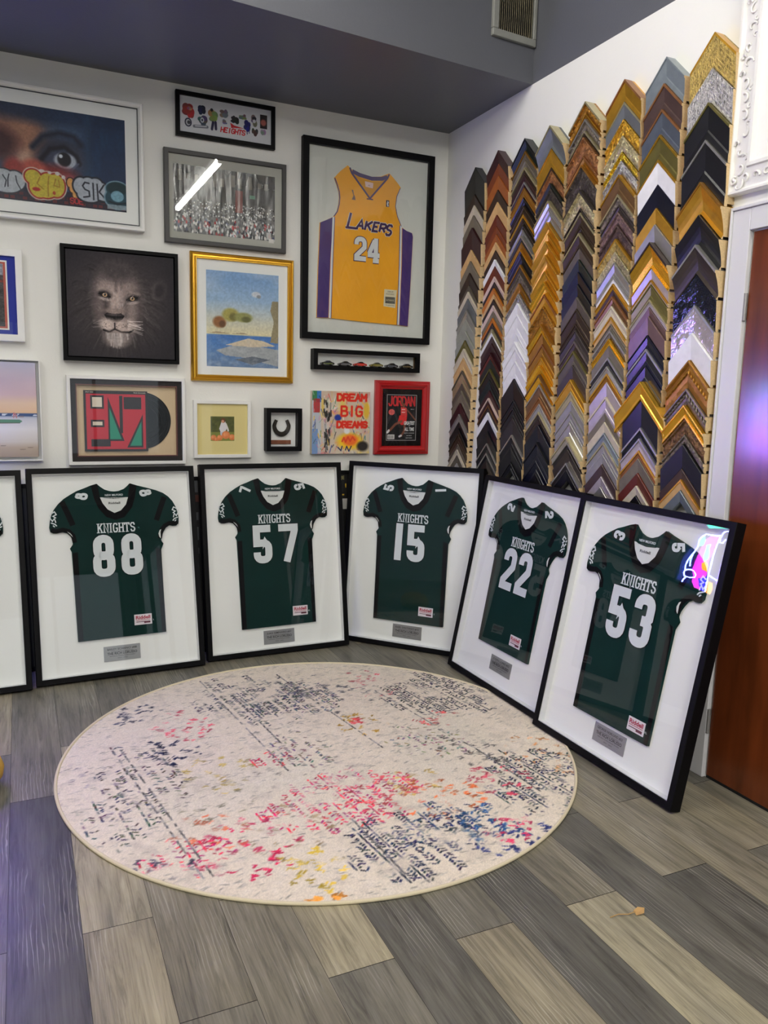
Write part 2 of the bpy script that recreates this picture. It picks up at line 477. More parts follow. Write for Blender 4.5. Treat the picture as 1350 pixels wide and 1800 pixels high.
m = MB(); m.box(0, 0.91, -0.004, 0, 0, 0.012); m.build('gap_shade', mat('door gap shade', (12, 11, 10), 0.9), dr)  # dark strip put in for the shade under the door leaf

# ------------------------------------------------------------------ lettering in strokes and a small painter
def arc(cx, cy, rx, ry, a0, a1, n=8):
    return [(cx + rx * math.cos(math.radians(a0 + (a1 - a0) * i / n)), cy + ry * math.sin(math.radians(a0 + (a1 - a0) * i / n))) for i in range(n + 1)]


# capitals in a unit box, open polylines
ABC = {
    'A': [[(0, 0), (.5, 1), (1, 0)], [(.2, .36), (.8, .36)]],
    'B': [[(0, 0), (0, 1), (.7, 1), (.9, .88), (.9, .65), (.7, .53), (0, .53)], [(.7, .53), (1, .4), (1, .14), (.75, 0), (0, 0)]],
    'C': [[(1, .8), (.75, 1), (.25, 1), (0, .78), (0, .22), (.25, 0), (.75, 0), (1, .2)]],
    'D': [[(0, 0), (0, 1), (.6, 1), (1, .72), (1, .28), (.6, 0), (0, 0)]],
    'E': [[(1, 1), (0, 1), (0, 0), (1, 0)], [(0, .52), (.75, .52)]],
    'G': [[(1, .8), (.75, 1), (.25, 1), (0, .78), (0, .22), (.25, 0), (.75, 0), (1, .2), (1, .45), (.6, .45)]],
    'H': [[(0, 0), (0, 1)], [(1, 0), (1, 1)], [(0, .5), (1, .5)]],
    'I': [[(.5, 0), (.5, 1)]],
    'J': [[(.8, 1), (.8, .2), (.6, 0), (.2, 0), (0, .2)]],
    'K': [[(0, 0), (0, 1)], [(1, 1), (.05, .45)], [(.3, .6), (1, 0)]],
    'L': [[(0, 1), (0, 0), (.9, 0)]],
    'M': [[(0, 0), (0, 1), (.5, .4), (1, 1), (1, 0)]],
    'N': [[(0, 0), (0, 1), (1, 0), (1, 1)]],
    'O': [[(.25, 0), (0, .25), (0, .75), (.25, 1), (.75, 1), (1, .75), (1, .25), (.75, 0), (.25, 0)]],
    'P': [[(0, 0), (0, 1), (.75, 1), (1, .85), (1, .6), (.75, .46), (0, .46)]],
    'R': [[(0, 0), (0, 1), (.75, 1), (1, .85), (1, .62), (.75, .48), (0, .48)], [(.5, .48), (1, 0)]],
    'S': [[(1, .82), (.75, 1), (.25, 1), (0, .82), (0, .66), (.2, .54), (.8, .46), (1, .34), (1, .18), (.75, 0), (.25, 0), (0, .18)]],
    'T': [[(.5, 0), (.5, 1)], [(0, 1), (1, 1)]],
    'U': [[(0, 1), (0, .22), (.25, 0), (.75, 0), (1, .22), (1, 1)]],
    'Y': [[(0, 1), (.5, .5), (1, 1)], [(.5, .5), (.5, 0)]],
}


def word(s, x, y, w, h, gap=0.25, shear=0.0):
    """polylines of a word in a box whose lower left corner is (x, y)"""
    n = len(s)
    cw = w / (n + gap * (n - 1))
    out = []
    for i, ch in enumerate(s):
        for L in ABC.get(ch, []):
            out.append([(x + i * cw * (1 + gap) + px * cw + shear * py * h, y + py * h) for px, py in L])
    return out


class Canvas:
    """colour field sampled on a grid of points; x to the right, y up, in units of the picture's height"""
    def __init__(s, aspect, ny, base):
        s.a = aspect; s.ny = ny; s.nx = max(2, int(round(ny * aspect)))
        s.X, s.Y = np.meshgrid(np.linspace(0, aspect, s.nx), np.linspace(0, 1, ny))
        s.c = np.zeros((ny, s.nx, 3)) + np.array(base, float)
        s.rng = np.random.RandomState(5)

    def mix(s, m, col):
        s.c += (np.array(col, float) - s.c) * np.clip(m, 0, 1)[..., None]
        return s

    def grad(s, stops):
        ys = [p for p, c in stops]
        for k in range(3): s.c[..., k] = np.interp(s.Y, ys, [c[k] for p, c in stops])
        return s

    def noise(s, fx, fy, seed=0, oct=3):
        r = np.random.RandomState(seed); t = 0; amp = 1; tot = 0
        for o in range(oct):
            gx, gy = max(2, int(fx * s.a * 2 ** o) + 2), max(2, int(fy * 2 ** o) + 2)
            g = r.rand(gy + 1, gx + 1)
            u = s.X / s.a * (gx - 1); v = s.Y * (gy - 1)
            i = np.clip(u.astype(int), 0, gx - 1); j = np.clip(v.astype(int), 0, gy - 1)
            du = u - i; dv = v - j; du = du * du * (3 - 2 * du); dv = dv * dv * (3 - 2 * dv)
            t = t + amp * ((g[j, i] * (1 - du) + g[j, i + 1] * du) * (1 - dv) + (g[j + 1, i] * (1 - du) + g[j + 1, i + 1] * du) * dv)
            tot += amp; amp *= .5
        return t / tot

    def speck(s, amt, seed=1, fx=60, fy=60):
        s.c *= (1 + amt * (s.noise(fx, fy, seed, 2) - .5)[..., None] * 2); return s

    def ell(s, x, y, rx, ry, col, soft=.15, rot=0, op=1.0):
        a = math.radians(rot); dx = s.X - x; dy = s.Y - y
        u = (dx * math.cos(a) + dy * math.sin(a)) / rx; v = (-dx * math.sin(a) + dy * math.cos(a)) / ry
        return s.mix(np.clip((1 - np.sqrt(u * u + v * v)) / soft + .5, 0, 1) * op, col)

    def rect(s, x0, y0, x1, y1, col, op=1.0):
        return s.mix(((s.X >= x0) & (s.X <= x1) & (s.Y >= y0) & (s.Y <= y1)) * op, col)

    def poly(s, P, col, op=1.0):
        ins = np.zeros(s.X.shape, bool)
        for i in range(len(P)):
            (x1, y1), (x2, y2) = P[i - 1], P[i]
            if y1 == y2: continue
            ins ^= ((y1 > s.Y) != (y2 > s.Y)) & (s.X < (x2 - x1) * (s.Y - y1) / (y2 - y1) + x1)
        return s.mix(ins * op, col)

    def line(s, lines, w, col, soft=.004, op=1.0):
        d = np.full(s.X.shape, 9.0)
        for L in lines:
            for (x1, y1), (x2, y2) in zip(L, L[1:]):
                dx, dy = x2 - x1, y2 - y1
                t = np.clip(((s.X - x1) * dx + (s.Y - y1) * dy) / max(dx * dx + dy * dy, 1e-9), 0, 1)
                d = np.minimum(d, np.hypot(s.X - x1 - t * dx, s.Y - y1 - t * dy))
        return s.mix(np.clip((w / 2 - d) / soft + .5, 0, 1) * op, col)

    def build(s, name, x0, x1, z0, z1, y, material, parent, thick=0.0):
        """link the picture as a sheet facing the room at depth y"""
        nx, ny = s.nx, s.ny
        gx, gz = np.meshgrid(np.linspace(x0, x1, nx), np.linspace(z0, z1, ny))
        co = np.stack([gx, np.full_like(gx, y), gz], -1).reshape(-1, 3)
        ii = np.arange(nx * ny).reshape(ny, nx)
        q = np.stack([ii[:-1, :-1], ii[:-1, 1:], ii[1:, 1:], ii[1:, :-1]], -1).reshape(-1, 4)
        me = bpy.data.meshes.new(name)
        me.vertices.add(len(co)); me.vertices.foreach_set('co', co.ravel())
        me.loops.add(q.size); me.loops.foreach_set('vertex_index', q.ravel())
        me.polygons.add(len(q)); me.polygons.foreach_set('loop_start', np.arange(0, q.size, 4)); me.polygons.foreach_set('loop_total', np.full(len(q), 4))
        me.update(calc_edges=True)
        c = np.clip(s.c / 255., 0, 1).reshape(-1, 3)
        l = np.where(c <= .04045, c / 12.92, ((c + .055) / 1.055) ** 2.4)
        a = me.color_attributes.new('Col', 'FLOAT_COLOR', 'POINT')
        a.data.foreach_set('color', np.c_[l, np.ones(len(l))].ravel().astype(np.float32))
        me.materials.append(material)
        o = bpy.data.objects.new(name, me); C.objects.link(o); o.parent = parent
        return o


PRINT = attr_mat('printed paper', 0.65)
CANVAS = attr_mat('stretched canvas', 0.8, bump=0.25, bscale=900)


def moulding(W, H, prof, mat=0, ox=0.0, oz=0.0):
    """mitred rectangular frame; prof = closed list of (inset from the outside, y)"""
    m = MB()
    rings = []
    for a, y in prof:
        rings.append([(ox - W / 2 + a, y, oz + a), (ox + W / 2 - a, y, oz + a), (ox + W / 2 - a, y, oz + H - a), (ox - W / 2 + a, y, oz + H - a)])
    v = [p for r in rings for p in r]
    n = len(prof)
    f = []
    for i in range(n):
        j = (i + 1) % n
        for k in range(4):
            l = (k + 1) % 4
            f.append((i * 4 + k, i * 4 + l, j * 4 + l, j * 4 + k))
    m.add(v, f, mat)
    return m


def flat_prof(b, d, ch=0.002, back=0.0):
    return [(0, back), (0, -d + ch), (ch, -d), (b - ch, -d), (b, -d + ch), (b, back)]


def wall_frame(name, rect, d, border, fm, label, cat='picture', prof=None, glass=None, gy=None, mat_board=None, my=None, group='framed pictures on the back wall', backing=True):
    """rect = x0, x1, z0, z1 as measured on the wall plane; d = depth. Root at the bottom centre on the wall."""
    k = (YB - d) / YB
    x0, x1, z0, z1 = rect[0] * k, rect[1] * k, 1.5 + (rect[2] - 1.5) * k, 1.5 + (rect[3] - 1.5) * k
    W, H = x1 - x0, z1 - z0
    r = empty(name, ((x0 + x1) / 2, YB - 0.001, z0), (0, 0, 0), label, cat, group)
    moulding(W, H, prof or flat_prof(border, d)).build('frame', fm, r)
    inn = border
    if backing:
        m = MB(); m.box(-W / 2 + .004, W / 2 - .004, -.006, -.002, .004, H - .004); m.build('backing_board', BACKING, r)
    if mat_board:
        yy = my if my is not None else -(d - .014)
        m = MB(); m.box(-W / 2 + inn - .003, W / 2 - inn + .003, yy, yy + .003, inn - .003, H - inn + .003); m.build('mat_board', mat_board, r)
    if glass:
        gy = gy if gy is not None else -(d - .005)
        m = MB(); m.box(-W / 2 + inn - .002, W / 2 - inn + .002, gy - .001, gy + .001, inn - .002, H - inn + .002); m.build('glass_pane', glass, r)

    def fx(x, yy=None):              # wall-plane measure -> local, for a sheet at local depth yy
        kk = (YB + (yy if yy is not None else -d)) / YB
        return x * kk - (x0 + x1) / 2

    def fz(z, yy=None):
        kk = (YB + (yy if yy is not None else -d)) / YB
        return 1.5 + (z - 1.5) * kk - z0
    return r, W, H, fx, fz


def P01(x, z, x0, x1, z0, z1): return ((x - x0) / (z1 - z0), (z - z0) / (z1 - z0))

# ------------------------------------------------------------------ pictures on the back wall
# large mural print, cut by the left edge of the photograph
r, W, H, fx, fz = wall_frame('framed_print', (-0.62, 0.648, 2.342, 2.985), 0.05, 0.022, WFRAME, 'large white framed print of a painted eye over graffiti, top left', glass=GLASS, mat_board=MATB,
                             prof=[(0, 0), (0, -.048), (.003, -.05), (.012, -.05), (.024, -.040), (.024, 0)])
moulding(W - .05, H - .05, [(0, -.03), (0, -.041), (.004, -.041), (.004, -.03)], oz=.025).build('inner_fillet', mat('dark fillet', (40, 38, 48), .4), r)
a = 1.17 / .462
cv = Canvas(a, 220, (16, 46, 86))
n1 = cv.noise(3, 2, 3); n2 = cv.noise(10, 3, 4)
cv.mix(n1 * .6, (10, 30, 60)); cv.mix((n2 - .45) * .8, (28, 92, 138))
X0 = 1.29                                       # the eye's part of the print begins here (frame's left edge of the photo)
cv.rect(0, 0, X0 + .85, 1, (58, 76, 108), .6); cv.mix((cv.noise(5, 3, 31) - .45) * .9 * (cv.X < X0 + .85), (40, 54, 86))
cv.ell(X0 + .05, .72, .40, .30, (150, 100, 78), .9, op=.9); cv.ell(X0 + .22, .62, .17, .24, (168, 120, 96), .8, op=.85)
cv.ell(X0 + .20, .42, .10, .12, (196, 160, 140), .9, op=.8)
cv.ell(X0 - .1, .58, .24, .16, (62, 30, 36), .7, op=.9); cv.ell(X0 + .6, .8, .18, .28, (74, 98, 128), .8, op=.7)
cv.ell(X0 + .45, .96, .9, .13, (28, 44, 74), .8, op=.8)
cv.ell(X0 + .57, .50, .27, .2, (44, 42, 60), .5, op=.9); cv.ell(X0 + .60, .47, .22, .15, (74, 84, 110), .6, op=.6)
cv.line([[(X0 + .28, .58), (X0 + .38, .70), (X0 + .55, .76), (X0 + .70, .74), (X0 + .78, .66)]], .06, (26, 34, 56), .05)
cv.line([[(X0 + .36, .46), (X0 + .45, .58), (X0 + .60, .62), (X0 + .72, .54), (X0 + .75, .46)]], .045, (20, 22, 36), .03)
cv.ell(X0 + .605, .475, .115, .085, (170, 176, 190), .25); cv.ell(X0 + .595, .49, .07, .075, (22, 22, 30), .25); cv.ell(X0 + .56, .52, .02, .02, (220, 226, 235), .5)
cv.line([[(X0 + .44, .42), (X0 + .55, .36), (X0 + .66, .38), (X0 + .74, .46)]], .02, (90, 96, 120), .015)
cv.line([[(X0 + .84, 0), (X0 + .85, 1)]], .06, (34, 60, 92), .09)
cv.ell(X0 + .42, .31, .3, .11, (128, 44, 44), .7, op=.95); cv.ell(X0 + .28, .35, .12, .1, (176, 84, 70), .6); cv.ell(X0 + .08, .32, .1, .12, (150, 60, 56), .6)
cv.ell(X0 + .62, .27, .12, .07, (146, 70, 78), .6)
cv.rect(0, 0, 9, .15, (34, 32, 46), .85)
for bx in range(0, 44):
    cv.rect(.06 * bx + .01, .015, .06 * bx + .055, .05, (118, 40, 44), .75 if (bx * 7) % 5 > 1 else .25); cv.rect(.06 * bx + .035, .06, .06 * bx + .08, .095, (104, 38, 42), .7 if (bx * 3) % 4 else .2)
def bubble(parts, out1, out2, fill, ow=.022, iw=.012):
    for ex, ey, rx, ry in parts: cv.ell(ex, ey, rx + ow, ry + ow, out1, .08)
    if out2:
        for ex, ey, rx, ry in parts: cv.ell(ex, ey, rx + iw, ry + iw, out2, .08)
    for ex, ey, rx, ry in parts: cv.ell(ex, ey, rx, ry, fill, .1)
RG = random.Random(12)
def scrib(x0, x1, y0, y1, nn, w_, col):
    for q in range(nn):
        x = x0 + (x1 - x0) * (q + .5) / nn; L = [(x + RG.uniform(-.03, .03), y1 - RG.uniform(0, .04)), (x + RG.uniform(-.05, .05), (y0 + y1) / 2 + RG.uniform(-.03, .03)), (x + RG.uniform(-.04, .04), y0 + RG.uniform(0, .04))]
        cv.line([L], w_, col, .006)
bubble([(X0 - .03, .22, .12, .09), (X0 + .09, .20, .10, .10), (X0 + .0, .13, .14, .06)], (40, 42, 52), None, (176, 182, 190), .014); scrib(X0 - .12, X0 + .16, .1, .28, 4, .011, (44, 46, 56))
bubble([(X0 + .27, .265, .08, .075), (X0 + .33, .17, .10, .115), (X0 + .42, .225, .09, .095), (X0 + .50, .20, .09, .12), (X0 + .40, .135, .10, .075)], (204, 190, 176), (150, 28, 30), (196, 178, 62), .026, .015)
cv.mix((cv.noise(40, 16, 9) - .5) * .9 * ((cv.X > X0 + .2) & (cv.X < X0 + .6) & (cv.Y < .32) & (cv.c[..., 0] > 170) & (cv.c[..., 2] < 90)), (150, 140, 60))
cv.line([[(X0 + .34, .27), (X0 + .31, .2), (X0 + .37, .15)], [(X0 + .43, .29), (X0 + .42, .2), (X0 + .42, .08)], [(X0 + .5, .27), (X0 + .48, .2), (X0 + .54, .19), (X0 + .53, .26)]], .012, (158, 120, 40), .006); cv.ell(X0 + .3, .14, .04, .02, (170, 34, 30), .4); cv.ell(X0 + .48, .12, .015, .02, (170, 60, 30), .4)
bubble([(X0 + .65, .25, .035, .05), (X0 + .68, .19, .04, .045), (X0 + .70, .13, .03, .04)], (60, 24, 26), None, (214, 156, 88), .012)
cv.rect(X0 + .62, .03, X0 + .80, .10, (52, 22, 28), .8); cv.line(word('SOE', X0 + .645, .035, .13, .055), .012, (180, 44, 52), .005)
bubble([(X0 + 0.758, .23, 0.076, .09), (X0 + 0.837, .255, 0.076, .075), (X0 + 0.916, .25, 0.076, .08), (X0 + 0.981, .19, 0.061, .10), (X0 + 0.844, .14, 0.122, .07)], (26, 28, 40), None, (170, 176, 188), .018)
cv.line([[(X0 + 0.844, .27), (X0 + 0.801, .275), (X0 + 0.776, .235), (X0 + 0.801, .20), (X0 + 0.844, .185), (X0 + 0.848, .13), (X0 + 0.786, .115)], [(X0 + 0.887, .275), (X0 + 0.891, .10)], [(X0 + 0.930, .27), (X0 + 0.938, .10), (X0 + 1.002, .09)], [(X0 + 1.002, .27), (X0 + 0.952, .19), (X0 + 1.017, .12)]], .016, (30, 32, 44), .006)
for ex, ey, rx, ry in ((.44, .33, .02, .015), (.52, .33, .025, .02), (.36, .34, .03, .015), (.58, .30, .02, .02)): cv.ell(X0 + ex, ey, rx, ry, (206, 196, 196), .3)
bubble([(X0 + 1.145, .235, .12, .085), (X0 + 1.145, .14, .13, .11)], (120, 150, 166), None, (30, 66, 80), .016)
cv.ell(X0 + 1.145, .25, .115, .07, (8, 44, 52), .2); cv.ell(X0 + 1.145, .165, .07, .06, (120, 164, 184), .15); cv.rect(X0 + 1.035, .02, X0 + 1.275, .07, (140, 154, 164), .85); cv.line([[(X0 + 1.055, .10), (X0 + 1.145, .08), (X0 + 1.235, .10)]], .02, (16, 34, 46), .01)
cv.speck(.1, 2)
kx = 1.17
cv.build('print', fx(-.613, -.036), fx(.5555, -.036), fz(2.428, -.036), fz(2.887, -.036), -.0368, PRINT, r)

# small framed row of school stickers
r, W, H, fx, fz = wall_frame('framed_sticker_print', (.82, 1.369, 2.861, 3.089), 0.03, 0.021, BLK, 'small black framed row of coloured emblems with red HEIGHTS lettering, near soffit', glass=GLASS)
cv = Canvas(.497 / .176, 150, (214, 214, 220))
E = lambda x, y: ((x - 90) / 412., 1 - (y - 112 - (x - 90) * .176) / 440.)
def blob(x, y, rx, ry, col, seed, n=7):
    R = random.Random(seed); cx, cy = E(x, y)
    for i in range(n): cv.ell(cx + R.uniform(-.6, .6) * rx / 412, cy + R.uniform(-.6, .6) * ry / 440, rx / 412 * R.uniform(.35, .7), ry / 440 * R.uniform(.35, .7), [c * R.uniform(.7, 1.25) for c in col], .15)
blob(215, 300, 78, 80, (150, 36, 40), 1, 12); blob(215, 290, 40, 30, (190, 110, 100), 5, 4); blob(365, 305, 48, 55, (30, 36, 70), 2, 9)
cx, cy = E(197, 442); cv.ell(cx, cy, .105, .12, (34, 36, 60), .1); cv.ell(cx, cy, .07, .085, (190, 190, 196), .1); cv.ell(cx + .02, cy, .05, .05, (60, 60, 66), .2)
blob(372, 430, 55, 60, (70, 74, 92), 3, 9); cx, cy = E(370, 420); cv.ell(cx, cy, .055, .07, (200, 202, 210), .2); cv.ell(cx, cy, .028, .036, (60, 64, 84), .2)
cv.line([[E(270, 490), E(430, 505)]], .08, (110, 112, 124), .02); cv.line([[E(285, 488), E(420, 500)]], .03, (205, 205, 212), .01)
blob(510, 380, 70, 70, (142, 130, 84), 4, 10); cx, cy = E(488, 300); cv.ell(cx, cy, .045, .045, (40, 34, 46), .2)
cv.line([[E(505, 450), E(490, 530)], [E(535, 450), E(540, 530)]], .075, (44, 38, 70), .02)
blob(645, 350, 55, 55, (112, 112, 118), 6, 8); blob(662, 445, 40, 32, (120, 120, 126), 7, 6); blob(785, 430, 52, 48, (34, 36, 40), 8, 9); blob(882, 388, 48, 36, (120, 114, 100), 9, 8)
cv.poly([E(720, 455), E(770, 490), E(905, 535), E(760, 520), E(735, 525)], (196, 30, 40))
x0, y0 = E(600, 562)
cv.line([[(x + (0), y - (x - x0) * .0) for x, y in L] for L in word('HEIGHTS', x0, y0, .74, .125, .3, .18)], .034, (200, 28, 38))
blob(945, 490, 42, 70, (22, 22, 110), 10, 9); cv.line([[E(935, 560), E(940, 600)], [E(962, 550), E(965, 590)]], .025, (22, 22, 100))
blob(1030, 440, 42, 60, (110, 110, 120), 11, 6); cx, cy = E(1030, 410); cv.ell(cx, cy, .07, .05, (24, 24, 40), .2); cx, cy = E(1030, 445); cv.ell(cx, cy, .05, .05, (206, 206, 214), .2)
x0, y0 = E(1105, 530); x1, y1 = E(1200, 400); cv.rect(x0, y0, x1, y1 + .05, (34, 24, 26)); cx, cy = E(1150, 465); cv.ell(cx, cy, .09, .09, (180, 100, 90), .5)
blob(1035, 590, 48, 52, (70, 62, 56), 12, 8); blob(1150, 600, 36, 48, (150, 150, 154), 13, 7)
cv.build('print', -W / 2 + .02, W / 2 - .02, .02, H - .02, -.014, PRINT, r)

# arena photograph behind rippled glazing
r, W, H, fx, fz = wall_frame('framed_photograph', (.753, 1.435, 2.302, 2.789), 0.032, 0.024, mat('dark grey frame', (52, 51, 50), .45), 'dark grey framed black and white arena crowd photograph with shiny rippled surface', glass=GLASS, mat_board=mat('grey mat', (178, 177, 168), .8))
cv = Canvas(.566 / .352, 230, (66, 60, 54))
cv.grad([(0, (96, 96, 96)), (.25, (110, 108, 106)), (.42, (66, 62, 58)), (.6, (40, 36, 32)), (1, (34, 30, 27))])
cv.mix((cv.noise(9, 2, 4) - .5) * 1.6 * (cv.Y > .4), (104, 86, 66))  # brown upright streaks painted in as reflections on the shiny surface
R = random.Random(4)
for i in range(900):
    x = R.uniform(0, 1.6); y = R.uniform(0.0, .5) ** 1.0
    g = R.choice([(210, 210, 208), (40, 40, 44), (150, 148, 146), (24, 24, 28), (220, 216, 210), (90, 90, 94)])
    if y < .24 and R.random() < .22: g = R.choice([(170, 30, 36), (30, 40, 90), (236, 236, 236), (150, 36, 40)])
    s = .008 + .012 * (1 - y * 1.6)
    cv.ell(x, y, s * .8, s * (1.5 if y < .25 else 1), g, .5)
cv.rect(.96, .38, 1.08, .72, (128, 56, 48), .85); cv.rect(1.19, .62, 1.28, .67, (90, 140, 110), .9); cv.rect(1.47, .02, 1.55, .13, (206, 206, 204), .8)
for i in range(11):
    x = .05 + i * .14 + R.uniform(-.03, .03); cv.rect(x, R.uniform(.72, .8), x + .06, R.uniform(.86, .95), (150, 140, 120), .5)
foil = attr_mat('glossy photo paper', .2, bump=.4, bscale=11, spec=.55, bdist=.01)
_nt = foil.node_tree; _n = [q for q in _nt.nodes if q.type == 'TEX_NOISE'][0]; _mp = _nt.nodes.new('ShaderNodeMapping'); _mp.inputs['Scale'].default_value = (2.2, 1, .45)
_tcn = [q for q in _nt.nodes if q.type == 'TEX_COORD'][0]; _nt.links.new(_tcn.outputs['Object'], _mp.inputs[0]); _nt.links.new(_mp.outputs[0], _n.inputs['Vector']); _n.inputs['Detail'].default_value = 1
cv.build('photograph', fx(.801, -.02), fx(1.367, -.02), fz(2.361, -.02), fz(2.713, -.02), -.0195, foil, r)
m = MB(); m.box(fx(1.335), fx(1.365), -.0205, -.0201, fz(2.352), fz(2.375)); m.build('caption_slip', mat('slip', (214, 212, 206), .7), r)

# lion canvas
r, W, H, fx, fz = wall_frame('framed_canvas', (.222, .82, 1.648, 2.241), 0.045, 0.022, BLKM, 'square black floater framed canvas of a male lion face on dark background', prof=[(0, 0), (0, -.045), (.018, -.045), (.018, -.01), (.024, -.01), (.024, 0)])
cv = Canvas(1.0, 260, (40, 38, 41))
cv.mix(cv.noise(3, 3, 9) * .6, (50, 47, 50))
R = random.Random(7)
# mane: soft mass, then strands flowing away from the face
cv.ell(.47, .52, .44, .47, (58, 53, 54), .9, op=.75)
for i in range(620):
    t = R.uniform(0, 2 * PI); r0 = R.uniform(.15, .38); ln = R.uniform(.06, .17)
    ex, ey = .47 + r0 * math.cos(t) * .95, .52 + r0 * math.sin(t) * 1.1
    fall = max(0, 1 - (r0 - .15) / .27)
    g = R.uniform(26, 50) + R.uniform(0, 62) * fall * (1 if math.cos(t) > -.6 else .8)
    dx, dy = math.cos(t), math.sin(t) * .8 - .35
    cv.line([[(ex, ey), (ex + dx * ln * .6, ey + dy * ln * .6), (ex + dx * ln + .02 * R.uniform(-1, 1), ey + dy * ln - .03)]], R.uniform(.006, .013), (g, g * .94, g * .94), .012, R.uniform(.3, .65))
cv.ell(.86, .68, .07, .10, (68, 63, 64), .6, rot=-15); cv.ell(.86, .67, .045, .07, (42, 39, 41), .7, rot=-15); cv.ell(.17, .74, .07, .08, (50, 47, 49), .7)
# skull, cheeks, muzzle
cv.ell(.46, .60, .19, .25, (98, 88, 86), .95, op=.9); cv.ell(.45, .44, .17, .22, (104, 94, 91), .9, op=.9); cv.ell(.38, .67, .10, .12, (122, 110, 106), .95, op=.8); cv.ell(.54, .66, .10, .12, (118, 106, 102), .95, op=.7)
cv.ell(.60, .44, .08, .16, (108, 98, 95), .95, op=.8); cv.ell(.44, .52, .06, .18, (140, 126, 120), .95, op=.85)
cv.ell(.46, .82, .16, .09, (56, 52, 53), .95, op=.9); cv.line([[(.45, .80), (.45, .64)]], .022, (70, 63, 63), .03, .8); cv.line([[(.49, .77), (.50, .66)]], .016, (78, 71, 70), .025, .7)
cv.line([[(.33, .60), (.355, .52), (.345, .42)]], .05, (52, 47, 48), .05, .85); cv.line([[(.55, .53), (.535, .46), (.54, .40)]], .035, (76, 69, 68), .04, .7)
cv.line([[(.64, .62), (.68, .48), (.66, .34)]], .06, (54, 49, 50), .07, .7)
for ex, ey, fl in ((.345, .595, 1), (.60, .575, -1)):
    cv.ell(ex, ey + .005, .062, .045, (44, 40, 41), .7); cv.ell(ex - .01 * fl, ey - .036, .05, .016, (168, 156, 150), .8, rot=-12 * fl, op=.6)
    cv.line([[(ex - .05, ey + .012 * fl), (ex - .01, ey + .022), (ex + .045, ey - .014 * fl)]], .016, (12, 11, 12), .008); cv.line([[(ex - .045, ey - .002 + .01 * fl), (ex, ey - .018), (ex + .045, ey - .016 * fl)]], .010, (12, 11, 12), .006)
    cv.ell(ex, ey + .002, .022, .019, (146, 124, 98), .3); cv.ell(ex, ey + .005, .010, .011, (8, 8, 9), .3); cv.ell(ex - .006, ey + .010, .004, .004, (220, 220, 220), .5)
    cv.line([[(ex - .055, ey + .035 + .02 * fl), (ex, ey + .055), (ex + .06, ey + .04 - .01 * fl)]], .022, (132, 120, 114), .03, .7)
cv.poly([(.335, .405), (.36, .43), (.42, .422), (.49, .43), (.525, .405), (.50, .37), (.455, .335), (.43, .325), (.395, .34), (.355, .372)], (18, 16, 17)); cv.ell(.43, .412, .075, .012, (66, 60, 61), .8); cv.ell(.43, .45, .10, .025, (112, 100, 95), .9, op=.8)
cv.ell(.365, .315, .072, .058, (150, 138, 132), .7); cv.ell(.495, .305, .095, .062, (146, 133, 127), .75); cv.ell(.57, .32, .06, .06, (124, 113, 108), .9)
for i in range(26): cv.ell(R.uniform(.31, .56), R.uniform(.28, .34), .004, .004, (60, 54, 54), .6, op=.8)
cv.line([[(.43, .33), (.43, .275)]], .012, (20, 18, 19), .01); cv.line([[(.325, .262), (.38, .245), (.43, .275), (.49, .248), (.565, .25), (.60, .27)]], .016, (16, 14, 15), .010)
cv.ell(.45, .18, .115, .075, (120, 110, 106), .8, op=.9)
for i in range(46):
    x = R.uniform(.345, .56); g = R.uniform(96, 178); cv.line([[(x, .235 - .01 * R.random()), (x + R.uniform(-.012, .012), .105 + 1.4 * (x - .45) ** 2 * 8 + R.uniform(-.02, .02))]], .010, (g, g * .95, g * .93), .012, .6)
for i in range(12):
    y = .28 + .008 * i; cv.line([[(.55, y), (.66 + .05 * R.random(), y + R.uniform(-.07, .03))]], .0035, (196, 188, 184), .003, .6); 
    if i % 2: cv.line([[(.33, y), (.25 - .04 * R.random(), y + R.uniform(-.05, .02))]], .003, (150, 142, 140), .003, .5)
for i in range(260):        # short face fur
    x, y = R.gauss(.45, .09), R.gauss(.56, .12); g = R.uniform(-26, 30)
    k_ = cv.c[min(259, max(0, int(y * 259))), min(259, max(0, int(x * 259)))].mean() + g
    cv.line([[(x, y), (x + (x - .45) * .12, y + .02 + R.uniform(-.006, .006))]], .005, (k_, k_ * .95, k_ * .94), .005, .5)
cv.mix(np.clip((np.hypot((cv.X - .46) / .52, (cv.Y - .5) / .55) - .72) * 1.6, 0, .85), (36, 34, 37)); cv.c = np.clip(38 + (cv.c - 38) * 1.38, 0, 235); cv.speck(.12, 5, 70, 70)
cv.build('canvas', -W / 2 + .024, W / 2 - .024, .024, H - .024, -.037, CANVAS, r)
m = MB(); m.box(-W / 2 + .024, W / 2 - .024, -.0365, -.008, .024, H - .024); m.build('stretcher', BLKM, r)

# gold framed coastal painting
GOLDF = mat('gold leaf frame', (206, 158, 52), .3, .85, bump=.1, bscale=60)
r, W, H, fx, fz = wall_frame('framed_print', (.887, 1.485, 1.562, 2.268), 0.03, 0.036, GOLDF, 'gold framed print of a pale blue coastal scene in a wide white mat', glass=GLASS, mat_board=MATB,
                             prof=[(0, 0), (0, -.022), (.006, -.03), (.012, -.026), (.015, -.019), (.024, -.02), (.028, -.026), (.034, -.026), (.036, -.018), (.036, 0)], my=-.013)
cv = Canvas(.42 / .53, 190, (150, 180, 214))
cv.grad([(0, (110, 134, 170)), (.24, (86, 130, 190)), (.335, (70, 116, 184)), (.345, (226, 214, 172)), (.5, (206, 206, 192)), (.7, (156, 184, 214)), (1, (118, 156, 204))])
cv.mix((cv.noise(3, 5, 3) - .45) * 1.2 * (cv.Y > .5), (200, 210, 222))
